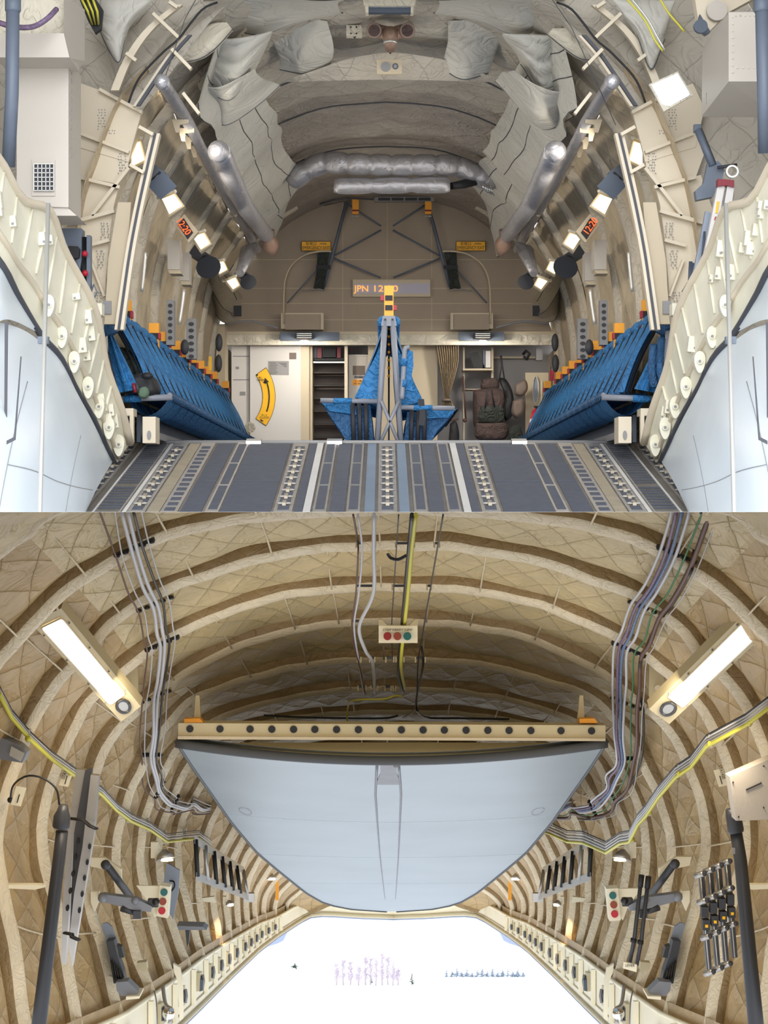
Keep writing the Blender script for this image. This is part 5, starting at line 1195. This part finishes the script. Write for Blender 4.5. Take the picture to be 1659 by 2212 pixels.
# central runs
for pts,c,r,lb in (([(763,1104,10.4),(772,1155,11),(774,1182,11.05),(769,1275,12.1),(760,1348,13.2),(768,1400,13.9),(776,1430,14.3),(790,1495,15.4)],'cable_brown',.006,'thin brown cable at the ceiling crown, left of the white pair'),
 ([(773,1104,10.4),(782,1180,11.05),(775,1275,12.1),(765,1348,13.2),(776,1428,14.3),(786,1495,15.4)],'cable_white',.007,'thin white cable at the ceiling crown'),
 ([(808,1104,10.4),(807,1182,11.05),(806,1275,12.1),(776,1348,13.2),(790,1400,13.8),(805,1426,14.3),(809,1492,15.4)],'cable_white',.013,'thick white cable bending left at the ceiling crown'),
 ([(890,1104,10.4),(883,1182,11.05),(875,1275,12.1),(868,1350,13.2),(861,1430,14.3),(862,1460,14.8),(870,1490,15.4)],'cable_black',.014,'black conduit along the ceiling crown'),
 ([(898,1104,10.4),(889,1182,11.0),(881,1275,12.05),(873,1350,13.15),(866,1430,14.2),(874,1480,15.2)],'conduit_yellow',.013,'bright yellow conduit along the ceiling crown'),
 ([(861,1104,10.4),(856,1182,11.05),(850,1275,12.1),(846,1350,13.2),(848,1420,14.2)],'cable_black',.004,'thin dark cord left of the yellow conduit'),
 ([(957,1104,10.4),(944,1180,11.05),(928,1273,12.1),(915,1350,13.2),(903,1425,14.2),(897,1520,15.3),(870,1545,16)],'cable_black',.005,'thin dark cord right of the yellow conduit'),
 ([(910,1390,14.2),(914,1430,14.3),(900,1500,15.4),(902,1530,15.6),(925,1545,16.4),(990,1546,16.4),(1100,1548,16.4)],'cable_black',.009,'black cable running into the dark bay above the crossbeam, right'),
 ([(750,1560,16.4),(752,1520,16.0),(765,1507,15.4),(830,1504,15.3),(852,1497,15.3),(868,1499,15.3)],'conduit_yellow',.008,'dim yellow conduit lying crosswise in the dark bay'),
 ([(570,1540,16.4),(650,1544,16.4),(740,1546,16.4),(830,1546,16.4),(860,1540,16.4)],'cable_black',.009,'black cable above the crossbeam, left'),
 ([(838,1190,11),(845,1198,10.95),(860,1201,10.95),(878,1192,10.95)],'cable_black',.010,'short looped black cable at the first crown clamp')):
    a=MB(); a.tube([p+Vector((0,-.02,-.02)) for p in crp(pts,n=50)],r,7); one('cable',a,c,lb,'cable')
for k,(y,d,xs) in enumerate(((1180,11.05,((776,8),(808,5),(875,22),(944,7))),(1272,12.1,((790,22),(866,20),(927,6))),(1348,13.2,((768,12),))
 ,(1428,14.3,((776,5),(804,7),(842,10),(864,10),(908,12))),(1490,15.4,((782,10),(808,8),(838,8),(852,4))))):
    for j,(x,w_) in enumerate(xs):
        a=MB(); a.rect(x-w_,y-9,x+w_,y-4,d-.05,.05,0); a.rect(x-w_,y-9,x-w_+3,y+3,d-.06,.03,1); a.rect(x+w_-3,y-9,x+w_,y+3,d-.06,.03,1)
        one('crown_clip',a,['pole_dark','khaki'],'dark cable clip at the ceiling crown, %s rib, %s from the left'%(ORD[k],ORD[j]),'clip')
# ---- yellow and grey conduits along the side walls
CL=[(-10,1492,11.4),(18,1545,11.9),(60,1594,12.1),(105,1635,12.6),(152,1668,13.2),(214,1712,13.8),(245,1745,14.6),(276,1768,15.4),(318,1787,16.4),(355,1813,17.5),(398,1808,18.6),(425,1806,19.3),(450,1825,19.9)]
for o,c,r,lb in ((4,'conduit_yellow',.014,'yellow'),(-3,'alu',.011,'bare metal'),(-8,'cable_white',.006,'thin white'),(-13,'cable_black',.005,'thin black')):
    a=MB(); a.tube([P(x,y+o,d)+Vector((.03,-.04,0)) for x,y,d in CL],r,7); one('wall_conduit',a,c,'%s conduit zigzagging along the left wall of the quilted hold'%lb,'pipe')
CR=[(1672,1520,11.4),(1619,1560,11.9),(1534,1606,12.4),(1500,1650,13.0),(1467,1672,13.2),(1430,1715,13.9),(1403,1755,14.4),(1385,1775,14.8),(1366,1812,15.4),(1345,1816,15.8),(1315,1836,16.4),(1290,1825,16.9),(1264,1814,17.5),(1231,1812,18.6),(1194,1795,19.4),(1160,1784,20)]
for o,c,r,lb in ((5,'conduit_yellow',.014,'yellow'),(-2,'alu',.012,'lower bare metal'),(-8,'alu',.011,'upper bare metal'),(-14,'cable_white',.007,'thin white'),(-19,'cable_black',.007,'thin black')):
    a=MB(); a.tube([P(x+(0 if i<8 else 0),y+o,d)+Vector((-.03,-.04,0)) for i,(x,y,d) in enumerate(CR)],r,7); one('wall_conduit',a,c,'%s conduit zigzagging along the right wall of the quilted hold'%lb,'pipe')
for nm,L_ in (('left',[(60,1594,12.1),(152,1668,13.2),(276,1768,15.4),(318,1787,16.4),(355,1813,17.5),(398,1808,18.6)]),('right',[(1619,1560,11.9),(1534,1604,12.4),(1467,1669,13.2),(1403,1753,14.4),(1366,1812,15.4),(1315,1834,16.4),(1264,1812,17.5)])):
    for k,(x,y,d) in enumerate(L_):
        a=MB(); s=1 if nm=='left' else -1; S=FPX/d; a.prism([P(x-3,y-18,d-.08),P(x+4,y-18,d-.08),P(x+4,y+10,d-.08),P(x-3,y+10,d-.08)],(0,.05,0),0); a.ball(P(x,y+2,d-.09),.02,1,8,5)
        one('conduit_clamp',a,['light_metal','conduit_yellow'],'metal clamp holding the %s wall conduits, %s from the camera end'%(nm,ORD[k]),'clamp')
# ---- dark poles
t=thing('support_pole','thick dark grey pole with a bulbous cap at the lower left','pole',(75,2215,11.6))
a=MB(); a.tube([P(134,1795,12.0),P(128,1850,12.0),P(75,2290,11.3)],[.040,.041,.048],18); a.build('tube','pole_dark',t); a=MB(); a.tube([P(137,1738,12),P(136,1752,12),P(134,1764,12),P(132,1785,12),P(131,1790,12)],[.028,.040,.055,.057,.050],18); a.build('cap','pole_dark',t)
a=MB(); a.tube(crp([(22,1727,12.2),(30,1695,12.1),(60,1676,12),(95,1682,12),(122,1705,12),(128,1738,12)],n=24),.007,7); a.ball(P(22,1728,12.2),.02); a.build('hose','cable_black',t)
t=thing('support_pole','thick dark grey pole with a bulbous cap at the lower right','pole',(1640,2215,11.4))
a=MB(); a.tube([P(1590,1798,12.0),P(1600,1860,12.0),P(1640,2290,11.2)],[.040,.042,.050],18); a.build('tube','pole_dark',t); a=MB(); a.tube([P(1578,1747,12),P(1580,1760,12),P(1586,1772,12),P(1589,1793,12),P(1590,1798,12)],[.032,.040,.052,.054,.050],18); a.build('cap','pole_dark',t)
a=MB(); a.rect(1582,1832,1588,1845,11.93,.01); a.build('label_plate','grey',t)
# ---- upright metal channels, left wall
t=thing('metal_channel','wide upright metal channel with a row of round holes on the left wall','channel',(150,2090,12.6))
a=MB(); a.pp([(164,1662),(184,1664),(160,1800),(150,1960),(140,2085),(132,2078),(135,1960),(146,1800)],12.75,.08,0); a.pp([(184,1664),(198,1660),(192,1760),(168,1960),(150,2030),(160,1800)],12.66,.06,1)
for x,y in ((168,1817),(162,1852),(157,1888),(151,1925),(145,1962)): a.disc(x,y,3.4,12.62,.03,2,14,ry=6.4)
a.build('channel',['alu','pole_dark','black'],t)
t=thing('metal_channel','narrow upright metal channel with round holes, right of the wide one','channel',(160,2100,12.5))
a=MB(); a.pp([(196,1674),(213,1676),(203,1800),(186,1900),(168,2010),(155,2090),(148,2040),(160,1930),(178,1830)],12.55,.08,0)
for x,y in ((193,1829),(188,1863),(182,1897),(177,1932),(171,1967)): a.disc(x,y,3.2,12.53,.03,1,14,ry=6.0)
a.build('channel',['alu','black'],t)
for x0,y0,x1,y1,nn in ((152,1768,208,1790,'upper'),(140,2015,170,2030,'lower')):
    a=MB(); a.tube([P(x0,y0,12.4),P((x0+x1)/2,y0+3,12.35),P(x1-14,y1-6,12.35),P(x1,y1,12.3)],.02,7,flat=.5); one('channel_strap',a,'black','%s black strap round the metal channels'%nn,'strap')
# ---- hydraulic arms
for nm,f in (('left',lambda p:p),('right',lambda p:(1686-p[0],p[1]-2) + tuple(p[2:]))):
    t=thing('hydraulic_arm','grey jointed hydraulic arm reaching from the %s wall toward the opening'%nm,'arm',f((325,1975,14.4)))
    a=MB(); a.tube([P(*f((228,1865)),14.2),P(*f((282,1938)),14.6)],.030,10); a.ball(P(*f((228,1868)),14.15),.038); a.build('upper_link','pole_dark',t)
    a=MB(); a.pp([f(p) for p in ((212,1934),(222,1932),(292,1941),(328,1958),(326,1970),(290,1966),(220,1948),(212,1946))],14.3,.09); a.ball(P(*f((221,1940)),14.25),.035); a.ball(P(*f((292,1946)),14.3),.03); a.build('main_link','grey' if 0 else 'panel_blue' if 0 else 'tube_grey',t)
    a=MB(); a.tube([P(*f((262,1962)),14.3),P(*f((300,1974)),14.35)],.025,8); a.box(P(*f((297,1975)),14.3),(.03,.03,.03)); a.build('actuator','pole_dark',t)
    a=MB(); a.box(P(*f((331,1950)),14.35),(.04,.03,.03)); a.ball(P(*f((337,1948)),14.3),.03); a.build('claw','cable_black',t)
    a=MB(); a.pp([f(p) for p in ((192,1853),(225,1853),(262,1878),(262,1897),(225,1878),(196,1872))],14.45,.05); a.pp([f(p) for p in ((196,1926),(214,1926),(212,1950),(204,1970),(196,1950))],14.4,.05); a.build('wall_mount','sill_cream',t)
# ---- chocks with lidded tools (dark devices) low on both walls
for nm,f in SL:
    t=thing('stowed_winch','dark grey stowed winch device with a rounded blue back plate low on the %s wall'%nm,'winch',f((275,2150,14.3)))
    a=MB(); a.pp([f(p) for p in ((218,2010),(221,1996),(230,1993),(242,2002),(254,2035),(262,2080),(268,2120),(250,2120),(232,2070))],14.5,.03); a.build('back_plate','panel_blue',t)
    a=MB(); a.pp([f(p) for p in ((229,2034),(246,2032),(252,2060),(266,2100),(270,2122),(250,2124),(240,2085))],14.35,.12,0); a.pp([f(p) for p in ((252,2042),(262,2046),(268,2068),(258,2070))],14.3,.08,1); 
    for k in range(4): a.tube([P(*f((240+k*5,2075+k*6)),14.3),P(*f((248+k*6,2124)),14.3)],.009,6,m=1)
    a.build('body',['pole_dark','cable_black'],t)
    a=MB(); a.pp([f(p) for p in ((250,2122),(276,2120),(298,2142),(292,2150),(262,2152),(252,2140))],14.2,.12); a.build('tray','tube_grey',t)
    a=MB(); a.pp([f(p) for p in ((272,2153),(301,2152),(301,2157),(272,2160))],14.15,.25); one('wall_shelf',a,'sill_cream','small cream shelf under the %s stowed winch'%nm,'shelf')
# ---- ladders
for nm,f in SL:
    t=thing('wall_ladder','metal ladder with black rungs stowed lengthwise high on the %s wall'%nm,'ladder',f((480,1930,19)))
    q=f((420,1812)); 
    a=MB(); p0,p1=P(*f((420,1812)),17.2),P(*f((527,1880)),21.6); a.prism([p0+Vector((0,0,.03)),p0-Vector((0,0,.045)),p1-Vector((0,0,.045)),p1+Vector((0,0,.03))],(0,.03,0)); a.build('rail','alu',t)
    r0,r1=P(*f((424,1892)),17.2),P(*f((538,1938)),21.6); a=MB(); a.prism([r0+Vector((0,0,.03)),r0-Vector((0,0,.04)),r1-Vector((0,0,.04)),r1+Vector((0,0,.03))],(0,.03,0)); a.box(r1,(.06,.04,.05)); a.build('rail','alu',t)
    for k in range(7):
        s=k/6; a=MB(); a.tube([p0.lerp(p1,s*.96+.02),r0.lerp(r1,s*.94+.02)],.022,8); a.build('rung','black' if k not in (1,6) else 'alu',t)
# ---- small flood lamps, panels, trays
for nm,f in SL:
    for x,y,d,s,lb in ((355,1847,16.2,1.0,'small flood lamp on an arm above the %s signal box'),(495,1950,21,.6,'small flood lamp below the stowed ladder on the %s'),(583,1893,26,1.0,'small flood lamp near the rear opening on the %s')):
        t=thing('flood_lamp',lb%nm,'lamp',f((x,y+10,d))); a=MB(); c=P(*f((x,y)),d); dx=1 if nm=='left' else -1
        a.tube([c+Vector((0,0,.05*s)),c+Vector((0,0,.01)),c+Vector((dx*.01,-.02,-.035*s))],[.02*s,.06*s,.085*s],14,flat=.6); a.build('shade','alu',t); a=MB(); a.tube([c+Vector((dx*.01,-.024,-.036*s)),c+Vector((dx*.01,-.026,-.040*s))],.072*s,14,flat=.6); a.build('bulb','lamp_flood',t)
        a=MB(); a.box(c+Vector((-dx*.09*s,.04,.04*s)),(.03*s,.03,.07*s)); a.build('arm','sill_cream',t)
    ld=bpy.data.lights.new('flood_light','SPOT'); ld.energy=14; ld.spot_size=1.7; ld.spot_blend=.8; ld.color=(1,.7,.4); lo_=bpy.data.objects.new('flood_light',ld); COL.objects.link(lo_); lo_.location=P(*f((497,1962)),20.9); lo_.rotation_euler=(.3,0,0); lo_.parent=t; lo_.matrix_parent_inverse=Matrix.Translation(t.location).inverted()
a=MB(); a.pp([(360,1864),(388,1880),(385,1930),(374,1985),(356,1960),(352,1915)],17.0,.03,0); a.tube(crp([(367,1903,16.95),(375,1904,16.9),(377,1915,16.9),(370,1925,16.95)],n=12),.008,6,1); one('stowed_board',a,['panel_blue','black'],'blue grey panel with a looped handle on the left wall behind the signal box','panel')
a=MB(); a.pp([(382,2000),(438,2002),(446,2009),(386,2009)],17.2,.2,0); a.pp([(400,2009),(410,2009),(408,2035),(404,2048)],17.3,.05,1); one('folding_tray',a,['tube_grey','pole_dark'],'grey folding tray low on the left wall above the sill','tray')
for nm,f in SL:
    a=MB(); a.pp([f(p) for p in ((12,1911),(75,1911),(96,1912),(96,1917),(75,1922),(12,1919))],12.3,.06); one('spreader_bar',a,'sill_cream','cream spreader bar between the nearest two ribs on the %s'%nm,'bar')
    a=MB(); a.pp([f(p) for p in ((436,1940),(462,1937),(466,1950),(440,1948))],19.2,.05); one('spreader_bar',a,'sill_cream','small cream spreader bar low under the %s ladder'%nm,'bar')
    a=MB(); a.pp([f(p) for p in ((374,2082),(388,2090),(394,2120),(396,2200),(388,2206),(384,2120),(376,2100))],15.6,.05); one('sill_tube',a,'sill_cream','cream bent tube rising from the %s sill'%nm,'pipe')
    a=MB(); a.tube(crp([f((352,2130,15.2)),f((358,2170,15)),f((372,2182,14.9)),f((366,2212,14.8))],n=12),.016,7,0); a.ball(V(f((364,2190,14.8))),.05,1); one('sill_actuator',a,['alu','chrome'],'shiny actuator on the %s sill at the lower picture edge'%nm,'actuator')
    a=MB(); a.tube(crp([f((333,2140,15.1)),f((338,2165,15)),f((340,2212,14.9))],n=8),.006,6); one('sill_pipe',a,'grey','thin grey pipe crossing the %s sill'%nm,'pipe')
    a=MB(); a.pp([f(p) for p in ((432,2115),(439,2118),(438,2140),(431,2142))],17.9,.06); one('grab_hook',a,'slate','small dark blue handle on the %s sill'%nm,'handle')
    a=MB(); a.pp([f(p) for p in ((295,2080),(316,2078),(318,2095),(312,2100),(296,2092))],14.9,.08); one('rib_fitting',a,'khaki','khaki fitting clamped on a lower %s rib'%nm,'bracket')
    a=MB(); a.rect(*(lambda x0,x1:(min(x0,x1),1885,max(x0,x1),1945))(f((595,0))[0],f((602,0))[0]),26.6,.05); one('orange_strip',a,'orange','orange upright strip near the rear opening on the %s'%nm,'strip')
    for k,(x,y,w_,h_,r_) in enumerate(((40,1718,22,40,.3),(143,1678,20,36,.3))):
        a=MB(); a.pp([f(p) for p in ((x-w_/2+6,y-h_/2),(x+w_/2+6,y-h_/2+4),(x+w_/2-6,y+h_/2+4),(x-w_/2-6,y+h_/2))],12.1+k*1.0,.004); t=a.build('station_placard','sill_cream',label='cream station placard, %s on the %s wall'%(('nearer one','farther one')[k],nm),cat='sign')
        if not (nm=='left' and k==0): text('STA1400' if k==0 else 'STA1420',*f((x-2,y-10)),12.09+k*1.0,.022,'ink',t,rot=1.25*(1 if nm=='right' else -1),width=.10)
        a=MB(); a.pp([f(p) for p in ((x+1,y-2),(x+3,y-2),(x-2,y+16),(x-4,y+16))],12.09+k*1.0,.003); a.build('slot','black',t)
a=MB(); a.pp([(0,1592),(40,1610),(58,1625),(48,1648),(0,1640)],11.9,.15,0); a.pp([(24,1612),(52,1627),(44,1645),(20,1632)],11.88,.02,1); one('wall_unit',a,['tube_grey','light_metal'],'small grey wall unit with a pale cover at the left picture edge','box')
a=MB(); a.pp([(1576,1678),(1680,1632),(1680,1770),(1590,1773)],11.8,.15,0)
t=a.build('wall_cabinet','box_grey',label='grey riveted cabinet at the right picture edge above the dark pole',cat='cabinet')
a=MB()
for x,y in ((1584,1690),(1596,1765),(1650,1655),(1650,1745)): a.disc(x,y,1.8,11.79,.01,0,8)
a.pp([(1612,1705),(1645,1690),(1645,1693),(1612,1708)],11.79,.01); a.build('screws','dark_grey',t)
# ---- roller conveyors and levers, right wall
for k in range(4):
    x0=1508+k*18.5; y0=1890-k*9; t=thing('roller_conveyor','%s of the four black roller tracks stowed upright on the lower right wall'%('leftmost','second','third','rightmost')[k],'conveyor',(x0+30,2100,12.6))
    a=MB(); a.pp([(x0+3,y0),(x0+14,y0),(x0+30,y0+205),(x0+20,y0+207)],12.7,.06,0); a.build('track','pole_dark',t)
    a=MB(); a.tube([P(x0+5,y0,12.62),P(x0+24,y0+205,12.62)],.006,6); a.build('rod','alu',t)
    for j,yy in enumerate((0,58,135,212)):
        if k==3 and j==3: continue
        a=MB(); xx=x0+4+yy*.092; a.tube([P(xx-9,y0+yy+2,12.55),P(xx+9,y0+yy-3,12.5)],.021,12); a.ball(P(xx+9.5,y0+yy-3,12.5),.018,1,10,6); a.build('roller',['chrome' if 0 else 'alu','dark_grey'],t)
    for j,yy in enumerate((80,108)):
        a=MB(); xx=x0+7+yy*.09; a.rect(xx-6,y0+yy-10,xx+9,y0+yy+12,12.5,.07,0); 
        if j: a.rect(xx-1,y0+yy,xx+5,y0+yy+6,12.49,.01,1)
        a.build('latch',['dark_grey','yellow'],t)
for k,(x,lb) in enumerate(((1384,'left'),(1399,'right'))):
    t=thing('lever_rod','long grey lever with a black grip, %s of the pair on the right wall'%lb,'lever',(x-24,2083,14.2)); a=MB(); a.tube([P(x-1,1916+k*3,14.2),P(x-14,2030+k*4,14.2),P(x-24,2080+k*5,14.2)],.016,8); a.build('rod','pole_dark',t); a=MB(); a.tube([P(x+2,1890+k*3,14.2),P(x-1,1916+k*3,14.2)],.022,10); a.build('grip','black',t); a=MB(); a.tube([P(x-15,2027+k*4,14.2),P(x-16,2035+k*4,14.2)],.024,10); a.build('collar','black',t)
a=MB(); a.pp([(1348,2078),(1376,2084),(1375,2100),(1346,2092)],14.15,.03); t=a.build('lever_bracket','sill_cream',label='cream bracket lettered for the levers at their lower end',cat='bracket'); text('LEVER',1361,2086,14.14,.02,'ink',t,width=.07)
for nm,f in SL:
    a=MB(); x0,x1=sorted((f((562,0))[0],f((567,0))[0])) ; a.pp([f(p) for p in ((612,1965),(618,1958),(620,1985),(614,1990))],28.6,.05); one('cable_coil',a,'slate','small dark coil on the far %s end of the sill'%nm,'coil')
# ---- trees outside
def tree(x,y0,y1,w_,d,kind,lab,seed):
    r_=random.Random(seed); t=thing('bare_tree' if kind=='bare' else 'conifer_tree',lab,'tree',(x,y1,d)); b=P(x,y1,d); H=(y1-y0)*d/FPX; W=w_*d/FPX
    a=MB(); 
    if kind=='bare':
        a.tube([b,b+Vector((r_.uniform(-.1,.1)*W,0,H*.5)),b+Vector((r_.uniform(-.1,.1)*W,0,H))],[.09,.06,.02],5); a.build('trunk','bark_hazed',t); a=MB()
        for k in range(46):
            z=H*r_.uniform(.18,.95); an=r_.uniform(0,6.283); L=W*.5*r_.uniform(.4,1)*(1-.5*z/H); p=b+Vector((0,0,z)); q=p+Vector((math.cos(an)*L,math.sin(an)*L*.6,L*r_.uniform(.4,1.0))); a.tube([p,q],[.06,.03],3,cap=False)
            for j in range(3):
                s=r_.uniform(.3,1); u=p.lerp(q,s); a.tube([u,u+Vector((r_.uniform(-.4,.4)*L,0,r_.uniform(.1,.5)*L))],[.04,.02],3,cap=False)
        a.build('branches','twig_hazed',t)
    else:
        a.tube([b,b+Vector((0,0,H*.95))],[.08,.02],5); a.build('trunk','bark_hazed',t); a=MB()
        for k in range(60):
            z=H*r_.uniform(.12,1); L=W*.55*(1.15-z/H)*r_.uniform(.6,1); an=r_.uniform(0,6.283); p=b+Vector((0,0,z)); q=p+Vector((math.cos(an)*L,math.sin(an)*L,-.12*L+r_.uniform(-.1,.2)*L)); n=Vector((-math.sin(an),math.cos(an),0))*L*.22; a.face([p,q+n*.3,q+Vector((0,0,-.08*L)),q-n*.3]); a.face([p+n,q,p-n])
        a.build('foliage','conifer' if kind=='conifer' else 'conifer_hazed',t)
xs=[(727,2082,2128),(742,2072,2128),(757,2078,2129),(775,2088,2129),(790,2066,2130),(800,2062,2130),(812,2068,2130),(826,2060,2131),(838,2066,2130),(849,2078,2129),(860,2092,2128)]
for k,(x,a0,a1) in enumerate(xs): tree(x,a0,a1,26,200+k%3*4,'bare','pale bare tree, %s from the left in the far clump seen through the opening'%ORD[k],k)
for x,a0,a1,w_,lb in ((890,2100,2128,24,'dark conifer right of the pale bare tree clump'),(637,2080,2091,26,'small flat-topped pine on the far left bank'),(803,2108,2124,12,'small dark conifer inside the pale tree clump')): tree(x,a0,a1,w_,195,'conifer',lb,int(x))
for k in range(16):
    x=965+k*11; tree(x,2088+ (k*7)%12,2112,20+(k*5)%12,360,'far','bluish far conifer, %s from the left in the row at right'%ORD[k],k+50)
m=MB(); m.prism([P(540,2094,330),P(590,2088,330),P(660,2092,330),P(760,2125,330),P(540,2130,330)],(0,8,0)); m.build('ground_bank','ground_blown',kind='structure')
